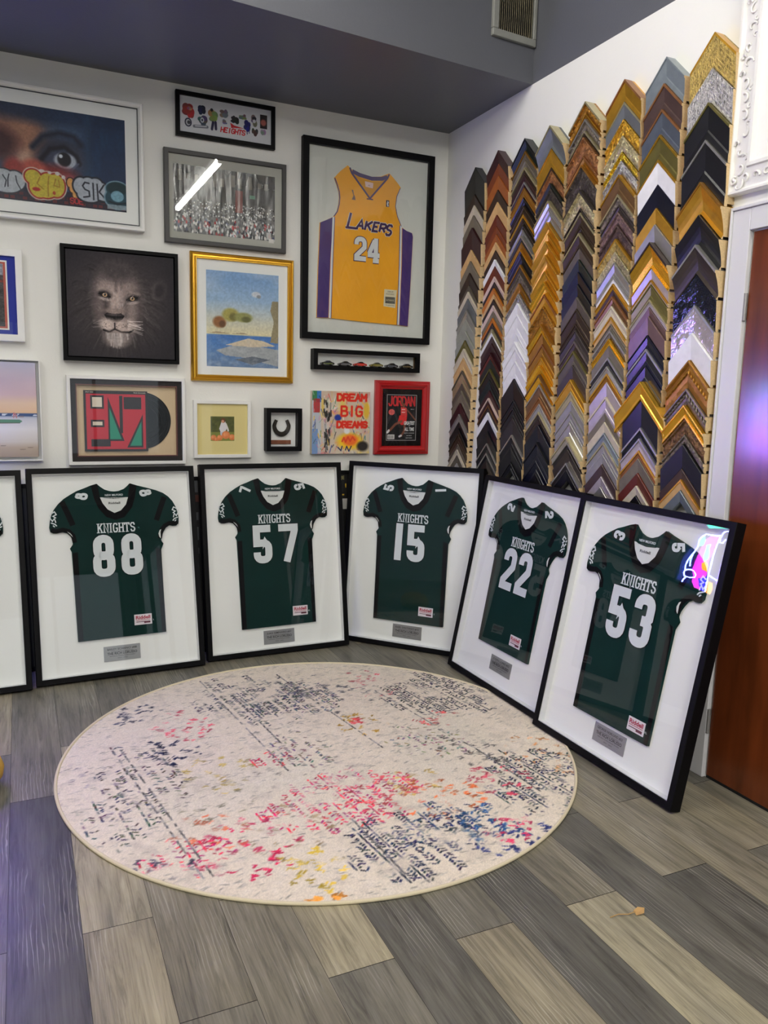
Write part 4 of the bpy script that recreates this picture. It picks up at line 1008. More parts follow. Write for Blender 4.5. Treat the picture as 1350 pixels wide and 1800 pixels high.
def jersey_frame(q, z0, H, label, num, hem, tx, tz, px, pz, names, full=True):
    W = .855
    kz = H / 1.105
    r = empty('framed_jersey', (q[0], q[1], z0), (-q[3], 0, q[2]), label, 'framed jersey', GROUP_J)
    D = .05
    prof = [(0, D), (0, .002), (.002, 0), (.026, 0), (.028, .002), (.028, .008), (.026, .008), (.026, D)]
    moulding(W, H, prof, ox=W / 2).build('frame', BLK, r)
    moulding(W - .052, H - .052, [(0, .009), (0, .040), (.005, .040), (.005, .009)], ox=W / 2, oz=.026).build('spacer', mat('white spacer', (222, 222, 224), .7), r)
    m = MB(); m.box(.026, W - .026, .040, .044, .026, H - .026); m.build('mat_board', MATB, r)
    m = MB(); m.box(.004, W - .004, D - .005, D - .001, .004, H - .004); m.build('backing_board', BACKING, r)
    m = MB(); m.box(.027, W - .027, .006, .008, .027, H - .027); m.build('glass_pane', GLASS, r)
    f = lambda x, z: (x, (z if z > .66 else hem + (z) * (.66 - hem) / .66) * kz)
    S = lambda L: [f(x, z) for x, z in L]
    m = MB(); m.prism(S(OUT), .028, .0395)
    j = m.build('jersey', GREEN, r, bevel=.004)
    # yoke at the back of the neck and lining
    m = MB(); m.prism(S([(.352, .948), (.50, .944), (.490, .905), (.457, .872), (.424, .861), (.386, .884), (.364, .917)]), .0272, .029)
    li = m.build('neck_lining', LINING, j)
    m = MB(); m.text('Riddell', .427, .910 * kz, .0115, .0268, 0, w=.060, bold=.03); m.build('lining_print', INK, li)
    m = MB(); m.prism(S([(.345, 1.018), (.36, 1.004), (.38, .989), (.405, .980), (.428, .977), (.451, .979), (.48, .990), (.497, 1.004), (.510, 1.014), (.50, .950), (.475, .941), (.427, .936), (.38, .942), (.352, .953)]), .0272, .029)
    yk = m.build('back_yoke', GREEN, j)
    m = MB(); m.text('NEW MILFORD', .427, .9535 * kz, .0105, .0268, 0, w=.092, bold=.02); m.build('yoke_lettering', TWILL, yk)
    ou = [(.312, 1.012), (.326, .94), (.347, .888), (.383, .842), (.428, .824), (.475, .838), (.517, .889), (.534, .94), (.546, 1.006)]
    inn = [(.346, 1.019), (.356, .945), (.368, .915), (.391, .882), (.425, .862), (.458, .874), (.486, .905), (.498, .942), (.510, 1.017)]
    m = MB()
    for i in range(8): m.prism(S([ou[i], ou[i + 1], inn[i + 1], inn[i]]), .0264, .029)
    m.build('collar', JBLACK, j)
    for P in ([(.2045, .662), (.231, .664), (.235, .005), (.2105, .003)], [(.629, .664), (.656, .655), (.6575, .006), (.637, .006)]):
        m = MB(); m.prism(S(P), .0274, .029); m.build('side_panel', JBLACK, j)
    for P in ([(.166, .932), (.190, .872), (.214, .806)], [(.69, .938), (.664, .872), (.641, .812)]):
        m = MB(); m.strokes([S(P)], .028, .0274, .029); m.build('sleeve_stripe', JBLACK, j)
    for P in ([(.108, .787), (.135, .780), (.163, .786), (.192, .776), (.213, .75), (.219, .715)], [(.757, .797), (.735, .790), (.711, .793), (.685, .781), (.664, .756), (.654, .712)]):
        m = MB(); m.strokes([S(P)], .022, .0270, .029); m.build('sleeve_cuff', JBLACK, j)
    for P in ([(.184, .775), (.200, .765), (.210, .745), (.213, .737), (.205, .758), (.19, .77)], [(.660, .712), (.652, .72), (.648, .738), (.655, .757), (.664, .762), (.659, .745)]):
        m = MB(); m.prism(S(P), .0266, .029); m.build('armhole_lining', LINING, j)
    for sx, c in ((1, .124), (-1, .742)):
        m = MB()
        for P in ([(-.012, .035), (.004, .045), (.012, .03), (-.004, .022), (.010, .012)], [(-.018, .012), (-.008, -.004), (.002, .01), (.008, -.012)], [(-.016, -.012), (.004, -.02), (.012, -.03)], [(-.02, .028), (-.014, .02)], [(-.006, -.026), (.002, -.034)]):
            m.strokes([S([(c + sx * x, .836 + z) for x, z in P])], .0055, .0268, .029)
        m.build('sleeve_crest', TWILL, j)
    if full:
        m = MB(); slab_word(m, 'KNIGHTS', .335, .758 * kz, .192, .050 * kz, .0066, .0268, .029); m.build('team_name', TWILL, j)
        xs = {'57': (.296, .448), '88': (.303, .446), '15': (.313, .402), '22': (.297, .432), '53': (.296, .437)}[num]
        for ch, x in zip(num, xs):
            w = {'1': .062, '7': .122}.get(ch, .112)
            hh = .222 * kz; t = .042 if ch != '1' else .044
            Ls = [[(x + px_, .526 * kz + pz_) for px_, pz_ in P] for P in digit(ch, w, hh, t)]
            m = MB(); m.strokes(Ls, t, .0262, .029, 0)
            m.strokes(Ls, t + .007, .0268, .029, 1)
            if ch == '1':
                m.strokes([[(x + w / 2, .5225 * kz), (x + w / 2 + .004, .7515 * kz)]], t + .007, .0268, .029, 1)
            m.build('front_number', [TWILL, JBLACK], j)
        for ch, c, z, ang in ((num[1], .262, .957, 75), (num[0], .592, .965, -75)):
            a_ = math.radians(ang); ca, sa = math.cos(a_), math.sin(a_)
            Ls = [[(c + (x_ - .0225) * ca - (z_ - .034) * sa, (z + (x_ - .0225) * sa * .8 + (z_ - .034) * ca * .55) * kz) for x_, z_ in P] for P in digit(ch, .045, .068, .016)]
            m = MB(); m.strokes(Ls, .0135, .0266, .029); m.build('shoulder_number', TWILL, j)
        m = MB(); m.box(tx, tx + .092, .0264, .029, tz * kz, (tz + .056) * kz, 0)
        tg = m.build('maker_tag', TAGW, j, bevel=.001)
        m = MB()
        m.text('Riddell', tx + .046, (tz + .031) * kz, .018, .0260, 0, w=.076, bold=.035)
        m.box(tx + .009, tx + .083, .0260, .0263, (tz + .024) * kz, (tz + .0265) * kz, 0)
        m.box(tx + .009, tx + .083, .0260, .0263, (tz + .0145) * kz, (tz + .018) * kz, 1); m.box(tx + .050, tx + .083, .0260, .0263, (tz + .007) * kz, (tz + .0145) * kz, 1)
        m.build('tag_print', [TAGR, TAGD], tg)
        m = MB(); m.text({'88': 'L', '57': 'XL', '15': 'S', '22': 'M', '53': 'XL'}[num], tx + .1, (tz + .018) * kz, .009, .0272, 0); m.build('size_mark', TWILL, j)
        m = MB(); m.box(px, px + .187, .0365, .040, pz * kz, (pz + .08) * kz)
        pl = m.build('plaque', SILVER, r, bevel=.0008)
        m = MB(); cx = px + .0935
        m.text(names, cx, (pz + .058) * kz, .0105, .0360, 0, w=.150, bold=.01); m.text('THE RICH LORUSSO', cx, (pz + .034) * kz, .0135, .0360, 0, w=.152, bold=.02)
        m.text('IN RECOGNITION OF DEDICATION', cx, (pz + .0485) * kz, .004, .0362, 0, w=.11); m.text('MEMORIAL SCHOLARSHIP AWARD', cx, (pz + .024) * kz, .005, .0362, 0, w=.13); m.text('2023 - 2024', cx, (pz + .013) * kz, .0045, .0362, 0, w=.05)
        m.build('engraving', ENGR, pl)
    return r


jersey_frame([.0236, 4.1531, .0403, .2106], .0105, 1.105, 'black framed green jersey number 88 leaning left of number 57', '88', .199, .495, .254, .332, .077, 'BAILEY SCARINCI #88')
jersey_frame([.9028, 4.2333, .0137, .165], .0082, 1.105, 'black framed green jersey number 57 leaning at the back wall', '57', .153, .517, .205, .336, .052, 'JUAN SEMINARIO #57')
jersey_frame([1.7473, 4.3859, -.8451, .0891], .0044, 1.105, 'black framed green jersey number 15 standing angled across the corner', '15', .155, .500, .206, .338, .057, 'ISAEL SANTIAGO #15')
jersey_frame([2.1398, 3.7182, -1.5689, .1865], .0123, 1.09, 'black framed green jersey number 22 leaning on the right wall', '22', .214, .486, .264, .346, .093, 'JOSEPH LOPEZ #22')
jersey_frame([2.105, 2.8529, -1.56, .1958], .0127, 1.09, 'black framed green jersey number 53 nearest the brown door', '53', .168, .537, .196, .354, .075, 'GEORGE NORLUND #53')
jersey_frame([-.8486, 4.0784, .05, .2421], .012, 1.105, 'black framed green jersey cut off by the left edge, only its sleeve tip showing', '', .17, 0, 0, 0, 0, '', full=False)

# gold basketball jersey frame
r, W, H, fx, fz = wall_frame('framed_jersey', (1.5355, 2.3905, 1.8305, 2.968), 0.04, 0.037, BLK, 'large black framed gold and purple basketball jersey number 24', 'framed jersey', glass=GLASS, mat_board=mat('pale grey mat', (212, 214, 208), .8), my=-.012)
yj = -.02
G_ = lambda L: [(fx(x, yj), fz(z, yj)) for x, z in L]
OL = [(1.809, 2.837), (1.765, 2.80), (1.727, 2.758), (1.744, 2.72), (1.756, 2.683), (1.760, 2.65), (1.757, 2.613), (1.746, 2.569), (1.723, 2.538), (1.68, 2.515), (1.641, 2.497), (1.632, 2.257), (1.626, 1.953), (1.716, 1.955), (1.934, 1.946), (2.161, 1.94), (2.231, 1.935), (2.241, 2.159), (2.25, 2.478), (2.243, 2.499), (2.205, 2.508), (2.173, 2.525), (2.142, 2.585), (2.127, 2.642), (2.134, 2.701), (2.158, 2.755), (2.14, 2.775), (2.11, 2.803), (2.08, 2.828), (2.022, 2.802), (1.964, 2.793), (1.91, 2.797), (1.865, 2.807), (1.834, 2.817)]
GOLDJ = mat('gold jersey mesh', (238, 166, 10), .6, bump=.2, bscale=12, bdist=.006, var=.05, vscale=5)
PURP = mat('purple jersey mesh', (62, 34, 110), .6, bump=.2, bscale=14, bdist=.006)
m = MB(); m.prism(G_(OL), -.022, -.0125); j = m.build('jersey', GOLDJ, r, bevel=.003)
for P in ([(1.722, 2.536), (1.68, 2.515), (1.642, 2.497), (1.633, 2.257), (1.627, 1.954), (1.7, 1.956), (1.708, 2.3)], [(2.175, 2.522), (2.205, 2.508), (2.242, 2.499), (2.249, 2.478), (2.240, 2.159), (2.230, 1.936), (2.172, 1.94), (2.178, 2.3)]):
    m = MB(); m.prism(G_(P), -.0226, -.0215); m.build('side_panel', PURP, j)
for P in ([(1.7235, 2.537), (1.7165, 2.3), (1.7085, 1.9555)], [(2.1655, 2.535), (2.168, 2.3), (2.1635, 1.9405)]):
    m = MB(); m.strokes([G_(P)], .0115, -.0232, -.0215, 0); m.strokes([G_([(x + (.008 if x < 2 else -.008), z) for x, z in P])], .004, -.0233, -.0215, 1); m.build('side_piping', [TWILL, PURP], j)
NK = mat('inside gold', (206, 144, 18), .7)
m = MB(); m.prism(G_([(1.842, 2.793), (1.90, 2.775), (1.965, 2.768), (2.02, 2.775), (2.062, 2.79), (2.01, 2.73), (1.955, 2.672), (1.89, 2.735)]), -.0226, -.0215); nb = m.build('neck_back', NK, j)
m = MB(); m.prism(G_([(1.92, 2.762), (1.975, 2.758), (1.972, 2.728), (1.925, 2.732)]), -.0230, -.0226); m.text('XL', fx(1.948, yj), fz(2.738, yj), .008, -.0232, 1); m.build('neck_label', [mat('label pink', (226, 196, 190), .7), INK], nb)
m = MB(); m.strokes([G_([(1.822, 2.826), (1.835, 2.797), (1.955, 2.668), (2.068, 2.798), (2.078, 2.822)])], .010, -.0236, -.0215); m.strokes([G_([(1.838, 2.808), (1.885, 2.793), (1.965, 2.782), (2.03, 2.79), (2.066, 2.805)])], .022, -.0232, -.0215); m.strokes([G_([(1.935, 2.664), (1.975, 2.664)])], .006, -.0236, -.0215)
m.build('collar', mat('collar purple grey', (80, 66, 110), .6), j)
m = MB(); m.strokes([G_([(1.729, 2.756), (1.746, 2.72), (1.758, 2.683), (1.762, 2.65), (1.759, 2.613), (1.748, 2.571), (1.727, 2.541)])], .006, -.0232, -.0215); m.strokes([G_([(2.155, 2.753), (2.132, 2.701), (2.125, 2.642), (2.139, 2.587), (2.168, 2.53)])], .004, -.0232, -.0215); m.build('arm_trim', mat('collar purple grey', (80, 66, 110), .6), j)
# arched italic team lettering
m = MB()
lx, lz = 1.812, 2.487
letters = [('L', 0, .078, .085), ('A', .058, .052, .052), ('K', .112, .048, .052), ('E', .164, .042, .050), ('R', .208, .044, .047), ('S', .25, .040, .058)]
for ch, ox, w_, h_ in letters:
    for P in ABC[ch]:
        L = G_([(lx + ox + px_ * w_ * .8 + (.26 * pz_ * h_), lz - (.012 if ch == 'S' else 0) - ox * .02 + pz_ * h_) for px_, pz_ in P])
        m.strokes([L], .0135, -.0242, -.0225, 0); m.strokes([L], .0195, -.0236, -.0225, 1)
L = G_([(lx - .012, lz), (lx + .068, lz)]); m.strokes([L], .011, -.0242, -.0225, 0); m.strokes([L], .017, -.0236, -.0225, 1)
m.build('team_name', [mat('deep purple twill', (58, 24, 78), .6), TWILL], j)
for ch, x in (('2', 1.860), ('4', 1.947)):
    m = MB(); Ls = [[(fx(x, yj) + a_, fz(2.303, yj) + b_) for a_, b_ in P] for P in digit(ch, .078, .138, .026)]
    m.strokes(Ls, .027, -.0246, -.0225, 0); m.strokes(Ls, .036, -.0238, -.0225, 1)
    m.build('front_number', [TWILL, mat('deep purple twill', (58, 24, 78), .6)], j)
m = MB(); m.prism(G_([(2.064, 2.15), (2.148, 2.149), (2.140, 2.042), (2.060, 2.048)]), -.0234, -.0225, 0)
tg = m.build('hem_tag', mat('tag cream', (214, 206, 176), .7), j)
m = MB(); cx = fx(2.104, yj)
m.text('2008-09', cx, fz(2.133, yj), .009, -.0236, 0, w=.04); m.text('ROAD JERSEY', cx, fz(2.119, yj), .008, -.0236, 0, w=.055); m.box(cx - .033, cx + .033, -.0237, -.0234, fz(2.066, yj), fz(2.106, yj), 1); m.text('AUTHENTIC', cx, fz(2.081, yj), .010, -.0239, 2, w=.056); m.text('Mitchell & Ness', cx, fz(2.053, yj), .007, -.0236, 0, w=.06)
m.build('tag_print', [INK, mat('tag grey', (84, 84, 76), .7), mat('tag cream', (214, 206, 176), .7)], tg)
m = MB(); m.prism(G_([(2.062, 2.672), (2.082, 2.672), (2.082, 2.634), (2.062, 2.634)]), -.0234, -.0225, 0); m.prism(G_([(2.072, 2.669), (2.079, 2.66), (2.075, 2.65), (2.079, 2.637), (2.070, 2.637), (2.067, 2.652)]), -.0238, -.0234, 1); m.build('league_badge', [mat('badge dark', (40, 30, 60), .6), TWILL], j)
m = MB(); m.prism(G_([(1.836, 2.703), (1.846, 2.703), (1.850, 2.68), (1.858, 2.668), (1.862, 2.648), (1.838, 2.648), (1.848, 2.672)]), -.0234, -.0225); m.build('trophy_patch', mat('patch grey', (122, 100, 90), .6), j)

# ------------------------------------------------------------------ chevron moulding samples on the right wall
PAL = {  # code: (colour, roughness, metallic, words)
    'bk': ((15, 15, 16), .35, 0, 'black'), 'bn': ((14, 16, 30), .25, 0, 'blue black'), 'bg': ((18, 28, 24), .4, 0, 'green black'), 'cr': ((192, 182, 160), .5, 0, 'cream'), 'sg': ((150, 152, 140), .5, .2, 'sage grey'),
    'tp': ((112, 104, 88), .5, .1, 'taupe'), 'td': ((84, 76, 64), .5, .1, 'dark taupe'), 'db': ((42, 28, 22), .4, 0, 'dark brown'), 'bu': ((48, 18, 22), .35, 0, 'burgundy'), 'rb': ((92, 36, 24), .35, 0, 'red brown'),
    'ma': ((112, 52, 26), .35, 0, 'mahogany'), 'ob': ((146, 80, 34), .35, 0, 'orange brown'), 'ta': ((198, 160, 106), .5, 0, 'tan'), 'or': ((186, 112, 40), .35, .2, 'amber'), 'wh': ((224, 224, 226), .4, 0, 'white'),
    'pk': ((206, 182, 170), .45, .1, 'rose beige'), 'sl': ((104, 108, 110), .45, .3, 'slate grey'), 'si': ((176, 174, 168), .3, .75, 'silver'), 'pw': ((120, 110, 98), .4, .6, 'pewter'), 'dp': ((72, 64, 58), .4, .5, 'dark pewter'),
    'go': ((216, 164, 56), .3, .8, 'gold'), 'gd': ((164, 116, 42), .35, .7, 'antique gold'), 'gb': ((238, 184, 58), .24, .85, 'bright gold'), 'ol': ((118, 110, 60), .3, .6, 'olive gold'), 'ch': ((190, 180, 140), .3, .7, 'champagne'),
    'br': ((122, 92, 58), .35, .6, 'bronze'), 'bd': ((66, 52, 38), .4, .5, 'dark bronze'), 'co': ((156, 106, 64), .35, .6, 'copper'), 'pl': ((72, 54, 50), .4, .2, 'plum brown'), 'bl': ((136, 146, 152), .3, .5, 'blue grey'),
    'st': ((98, 106, 118), .3, .5, 'steel blue'), 'li': ((182, 172, 176), .35, .4, 'lilac grey'), 'ro': ((116, 92, 88), .35, .4, 'rose brown'), 'ca': ((46, 44, 44), .4, .2, 'charcoal'), 'gy': ((146, 144, 142), .45, .3, 'grey'), 'gs': ((176, 152, 84), .4, .6, 'striped gold'),
}
# y pixel of apex, main colour, lip colour ('-' none), style, thickness (cm)
COLS = {
 1: (4.170, 'first', '293.7 bk - F 3|342 db - F 2.4|360.6 cr - F 2.2|378.3 tp - F 2.2|400 bu - F 2.6|438.7 ta - F 2.2|458.8 tp - F 2.2|479.8 db - F 2.2|502.3 td - F 2.2|512.8 cr - F 2.4|524.9 sl - F 2.2|544.2 si - L 2.6|560.5 sg - F 2.2|582 sg - F 2.4|598 ol - F 2.2|612.8 cr - L 2.8|629 ta - L 2.5|651.5 ch td L 2.8|674 td - F 2.2|687 tp - L 2.4|708.7 bu - F 2.8|728 si - L 3|741.7 bk - F 2.4|753 bk - F 2.6|762.7 bd - L 2.4|780 pw - L 2.4|790 cr - L 2.6|799.7 td - F 2.2|814 gy - F 2.2'),
 2: (3.878, 'second', '263.8 bu - F 3.2|287 ma - F 2.4|308.6 ob - F 2.4|333.5 db - F 2.4|355 ta - F 2.4|377.5 rb - F 2.4|398 ma - F 2.2|412 ob - F 2.2|425.7 ta - F 2.4|440 db - F 2.2|455.8 wh - F 2.6|468 rb - F 2.2|486 pk - F 2.4|496 db - F 2.2|506.6 or - F 2.6|517 ta - F 2.2|526 db - F 2.2|536.8 pk - F 2.4|547 tp - F 2.2|559 or - L 2.4|567.6 db - F 2.2|578 ch - L 2.6|585.6 wh - F 2.6|591.7 pl - F 2.2|603.7 bu - F 2.2|620 rb bu L 2.8|631 bg - F 2.4|648.5 bk ol L 2.8|667.5 bg - S 2.6|686.4 bu - F 2.4|700 bu pk L 2.8|712 db br L 2.6|725 wh - F 3|738 bn - F 2.6|758.7 bk - F 2.6|779.4 bk si L 2.6|796.6 bk si L 2.6|810 db - F 2.4'),
 3: (3.622, 'third', '243 bg bk S 3.4|265.6 td gd L 2.8|282 tp - S 2.6|294 bd ch L 2.8|308 bu - F 2.4|319.8 bu si L 2.6|329.6 gd - L 2.6|347 bk - S 2.6|361.6 bd - L 2.6|371 go bd L 2.4|383.8 bd - S 2.6|395 dp - L 2.4|403 si - S 2.6|414 ca si L 3|426 gd - F 2.4|438 bk go L 3|448 bk - S 2.6|465.6 dp gd L 2.6|480.7 pw - O 2.8|498 gd - S 3|516 si - O 3|532.7 wh - F 3.4|553 wh - L 3.2|586 wh - S 3|600.6 wh - L 4|616 wh - F 3|634.5 wh - L 3|665.7 bk - F 3.4|702 bk - L 3|717 bk - L 3|735 ca - F 2.8|764.6 bk si L 3|786.6 bk - F 3|812 bk - L 3'),
 4: (3.385, 'fourth', '220 sl ch S 5|261 go - L 3.6|294 bd - F 3|299.8 co - O 2.8|321.8 bg - F 3.4|331 dp - O 3|353 si ch L 4|369.5 si - S 3.2|389.7 go - S 4.2|411.7 go - F 3|423.6 go - S 4.2|448 go - S 4.2|475.8 go - S 4|495 gb - S 4.2|518 go co L 3.4|539 gd - O 4|569.7 gb gd L 4.6|586 gd - F 3|605.6 gd co L 3|628 go - L 3.4|642 gb - S 4.2|658.5 gb br S 4.2|676 br si L 3.4|698 co - L 3.2|709.5 si - L 3|724.6 dp ch L 3.2|736 bd - F 2.6|747 bn - F 3|777.5 bn bk L 3.2|809.6 bn - L 3.2|832 bk - F 3'),
 5: (3.128, 'fifth', '178 gd ch O 4.4|200 gd go L 3.6|209 pw si O 4|230 bd ch L 4|241 co - O 4.6|274 gd co L 3.8|290 dp gd O 4.6|334 ch dp O 5|366 dp - O 4|374 bd ch L 3.6|398 bd - L 3.2|410 bd ch L 4|436 td - F 3|456 bg - F 3.2|478 bn - F 3.2|500 bk - F 3|522 td - F 3|543 bd - L 2.8|570 bd - L 2.8|580 dp - L 2.8|600 bd pw L 2.8|617 td ol L 3.2|642 dp - F 3|667 go - L 4|688 ch - L 3.4|705 gy - F 2.8|724 gy si L 3|742 si - L 3|768 si ch L 4.6|782 ca - F 2.8|790 dp - S 3|814 ca si L 3.6|827 bk - F 3'),
 6: (2.876, 'sixth', '139 go co L 3.6|179 sl ch F 3|209 go - O 3|238 ch - O 3|266.7 gb - O 2.8|282 si - O 2.8|306.8 br go L 3.6|341.7 pw ch O 3.4|360 dp - L 2.6|372.5 ro - O 3|395 pl - O 3|420 gs go R 3.2|442 ch - R 3|461 si - L 3.2|485.6 wh si L 3|498.7 go - L 3.2|509.5 pl - F 2.8|521 br co L 3|537.7 cr - L 3.2|557 ta go L 3|569 tp - L 2.8|581 pw si R 3|595 gb - L 3.4|608 tp - F 3|628.7 ca si L 3.2|643.8 si - L 3.6|657 gd go L 3.2|672 li - F 3|698 li cr L 3.2|726 tp - F 2.8|742 cr - F 2.8|761 bl - L 2.8|778 gy ch L 2.8|797.7 gy - F 2.8|816 pl - F 2.8|837.8 li - F 2.8|856 si - F 2.8'),
 7: (2.640, 'seventh', '99 bl - L 3|146.7 pl co L 3.2|192 st co L 3.4|236.7 ol gb L 3.6|281 wh go F 3.6|324.5 bn - F 3|365.5 go - F 3|394 si - F 3|425.6 gb db S 5|472 li - F 3|492 pk go L 3|500 ol - L 3|527 li ch L 3|540 ro - F 2.8|556 ro - F 3|589 bn - L 3|613.5 bn si L 3|641.5 bn - L 3|670.7 gb - L 5|703 bn - F 3.2|752 bn si L 3|771 li si L 3.2|792 co go L 3|806 tp - F 3|831.6 rb - F 3|853.8 cr - F 3.2|871 bk - F 3'),
 8: (2.388, 'eighth', '56 gs go W 3.4|118.7 si - W 3.4|180 bk ol L 4|246 bk si L 4|320 go gd S 5|377 bk - S 4.6|430 dp si S 5|482 bn - C 3|537 li si C 3|585 wh - F 3.4|633 gd - T 4|683 pw - T 4|711.7 gb - L 4.6|735.6 br - O 3.2|764 pw - O 3|781 bk - F 3.4|824 pl - F 3|843 ta go F 3|862 bl - F 3'),
}
ORD = ['top', 'second', 'third', 'fourth', 'fifth', 'sixth', 'seventh', 'eighth', 'ninth', 'tenth', 'eleventh', 'twelfth', 'thirteenth', 'fourteenth', 'fifteenth', 'sixteenth', 'seventeenth', 'eighteenth', 'nineteenth', 'twentieth',
       'twenty-first', 'twenty-second', 'twenty-third', 'twenty-fourth', 'twenty-fifth', 'twenty-sixth', 'twenty-seventh', 'twenty-eighth', 'twenty-ninth', 'thirtieth', 'thirty-first', 'thirty-second', 'thirty-third', 'thirty-fourth', 'thirty-fifth', 'thirty-sixth', 'thirty-seventh', 'thirty-eighth', 'thirty-ninth']


def sample_mat(code, style):
    rgb, ro, me, _ = PAL[code]
    b, s, v, st, bd = 0.0, 60, 0.06, (1, 1, 1), .004
    if style == 'O': b, s, v, bd = 1.0, 75, .55, .010
    elif style == 'W': b, s, v, bd, st = 1.0, 150, .5, .010, (1, 1, .6)
    elif style == 'C': b, s, v, bd = .8, 26, .1, .008; ro = .12
    elif style == 'T': b, s, v, bd = .5, 40, .2, .006
    elif style == 'R': b, s, v, bd = 1.0, 150, .5, .006
    elif code in ('db', 'bu', 'rb', 'ma', 'ob', 'ta', 'cr', 'tp', 'td', 'pl'): b, s, v = .1, 40, .12
    elif me: v = .1
    return mat('moulding %s %s' % (PAL[code][3], style), rgb, ro, me, bump=b, bscale=s, var=v, vscale=(80 if style in 'OWR' else 30), bdist=bd, stretch=st)


def chevron(prof, hw, flat_end=True):
    """profile of (u, n): u inward from the outer edge, n out from the wall; mitred at the apex, arms cut upright"""
    m = MB()
    v = []
    for u, n in prof:
        z = -u * SQ2
        v += [(-hw, -n, z - hw), (0, -n, z), (hw, -n, z - hw)]
    k = len(prof)
    f = []
    for i in range(k):
        j = (i + 1) % k
        f += [(i * 3, j * 3, j * 3 + 1, i * 3 + 1), (i * 3 + 1, j * 3 + 1, j * 3 + 2, i * 3 + 2)]
    m.add(v, f, 0)
    m.add(v, [tuple(i * 3 for i in range(k))[::-1], tuple(i * 3 + 2 for i in range(k))], 1)
    return m


def row_z(ypx, col_y, off):
    """height on the wall for an apex seen at image row ypx in the column at distance col_y"""
    P = Vector((XR - off, col_y, 0))
    o = Vector((0, 0, 1.5))
    # project two heights and interpolate exactly along the upright
    def rowof(z):
        q = Vector((P.x, P.y, z)) - o
        return 900 - FOC * q.dot(_u2) / q.dot(_f)
    lo, hi = 0.0, 4.0
    for _ in range(40):
        md = (lo + hi) / 2
        if rowof(md) > ypx: lo = md
        else: hi = md
    return (lo + hi) / 2


HWC = {1: .110, 2: .108, 3: .112, 4: .110, 5: .111, 6: .109, 7: .107, 8: .110}
for c, (cy, cname, data) in COLS.items():
    rows = [r_.split() for r_ in data.split('|')]
    zs = [row_z(float(r_[0]), cy + ((float(r_[0]) - 560) * .0002 if c == 1 else 0), float(r_[4]) / 100 + .018) for r_ in rows]
    for i, (ypx, cm, cl, style, th) in enumerate(rows):
        t = float(th) / 100 + .018
        z = zs[i]
        dz = (z - zs[i + 1]) if i + 1 < len(rows) else .05
        w = max(.010, dz / SQ2 - .0012)
        hw = HWC[c]
        if c == 7 and ypx == '670.7': hw = .15
        ti = t - float(th) / 100 * .24
        rab = [(w, ti - .014), (w - min(.007, w * .35), ti - .014), (w - min(.007, w * .35), 0)]
        lw = min(.007, w * .3)
        if style in 'FCWR': face = [(.0015, t), (w - .0015, ti), (w, ti - .0015)]
        elif style == 'L': face = [(.0012, t), (lw - .001, t), (lw, t - .004), (w * .72, ti - .001), (w * .78, ti + .002), (w - .0012, ti + .002), (w, ti)]
        elif style == 'S': face = [(.002, t)] + [(lw + (w - lw) * q, t - ((t - .018) * .55) * math.sin(PI / 2 * q) ** .8) for q in (.15, .3, .5, .7, .85)] + [(w - .002, ti - .004), (w, ti - .006)]
        elif style in 'OT': face = [(.0015, t), (lw, t)] + [(lw + (w - lw) * q, t - (t - .018) * (.30 - .16 * math.sin(q * PI))) for q in (.1, .3, .5, .7, .9)] + [(w - .001, ti - .002), (w, ti - .004)]
        prof = [(0, 0), (0, t - .0015)] + face + rab
        words = PAL[cm][3]
        deco = {'O': 'ornate ', 'W': 'woven ', 'C': 'crackled ', 'T': 'twisted ', 'R': 'ribbed ', 'S': 'scooped ', 'L': '', 'F': 'flat '}[style]
        pos = ORD[i] + (' sample' if i == 0 else ' down')
        cplace = {1: 'the column nearest the room corner', 8: 'the column nearest the door'}.get(c, 'the %s column from the corner' % cname)
        label = '%s%s chevron, %s in %s' % (deco, words, pos, cplace)
        yaw = -PI / 2
        o = chevron(prof, hw).build('corner_sample', [sample_mat(cm, style), RAWW], None, (XR, cy + ((float(ypx) - 560) * .0002 if c == 1 else 0), z), (0, 0, yaw))
        tag(o, label, 'frame sample', 'chevron frame samples on the right wall')
        if cl != '-':
            lp = chevron([(-.0006, t * .25), (-.0006, t + .0006), (lw, t + .0006), (lw, t - .004), (lw * .4, t * .25)], hw + .0006).build('lip', [sample_mat(cl, 'F'), RAWW], o)
        if style == 'T':
            m = MB()
            for sd in (-1, 1):
                n = int(hw / .013)
                for q in range(n):
                    s_ = (q + .5) / n * hw
                    bx, bz = sd * s_, -s_ - w * .42 * SQ2
                    m.tube([(bx - sd * .006 + .004, -t * .86, bz + .010), (bx, -t * .97, bz), (bx + sd * .004 - .003, -t * .86, bz - .011)], .0055, 6, rs=[.002, .0058, .002])
            m.build('carved_leaves', sample_mat(cm, 'F'), o)
        if style == 'W':
            m = MB()
            rows_ = 7
            for q in range(rows_):
                u = lw + .006 + (w - lw - .012) * q / (rows_ - 1)
                for sd in (-1, 1):
                    n_ = 17
                    for k_ in range(n_):
                        s_ = (k_ + (.5 if q % 2 else .15)) / n_ * hw
                        x_, z_ = sd * s_, -u * SQ2 - s_
                        h_ = t - float(th) / 100 * .24 * u / w
                        d_ = .0042
                        m.add([(x_ - d_, -h_ + .001, z_), (x_, -h_ + .001, z_ - d_), (x_ + d_, -h_ + .001, z_), (x_, -h_ + .001, z_ + d_), (x_, -h_ - .0028, z_)], [(1, 0, 4), (2, 1, 4), (3, 2, 4), (0, 3, 4)], 0, True)
            m.build('woven_texture', sample_mat(cm, 'F'), o)

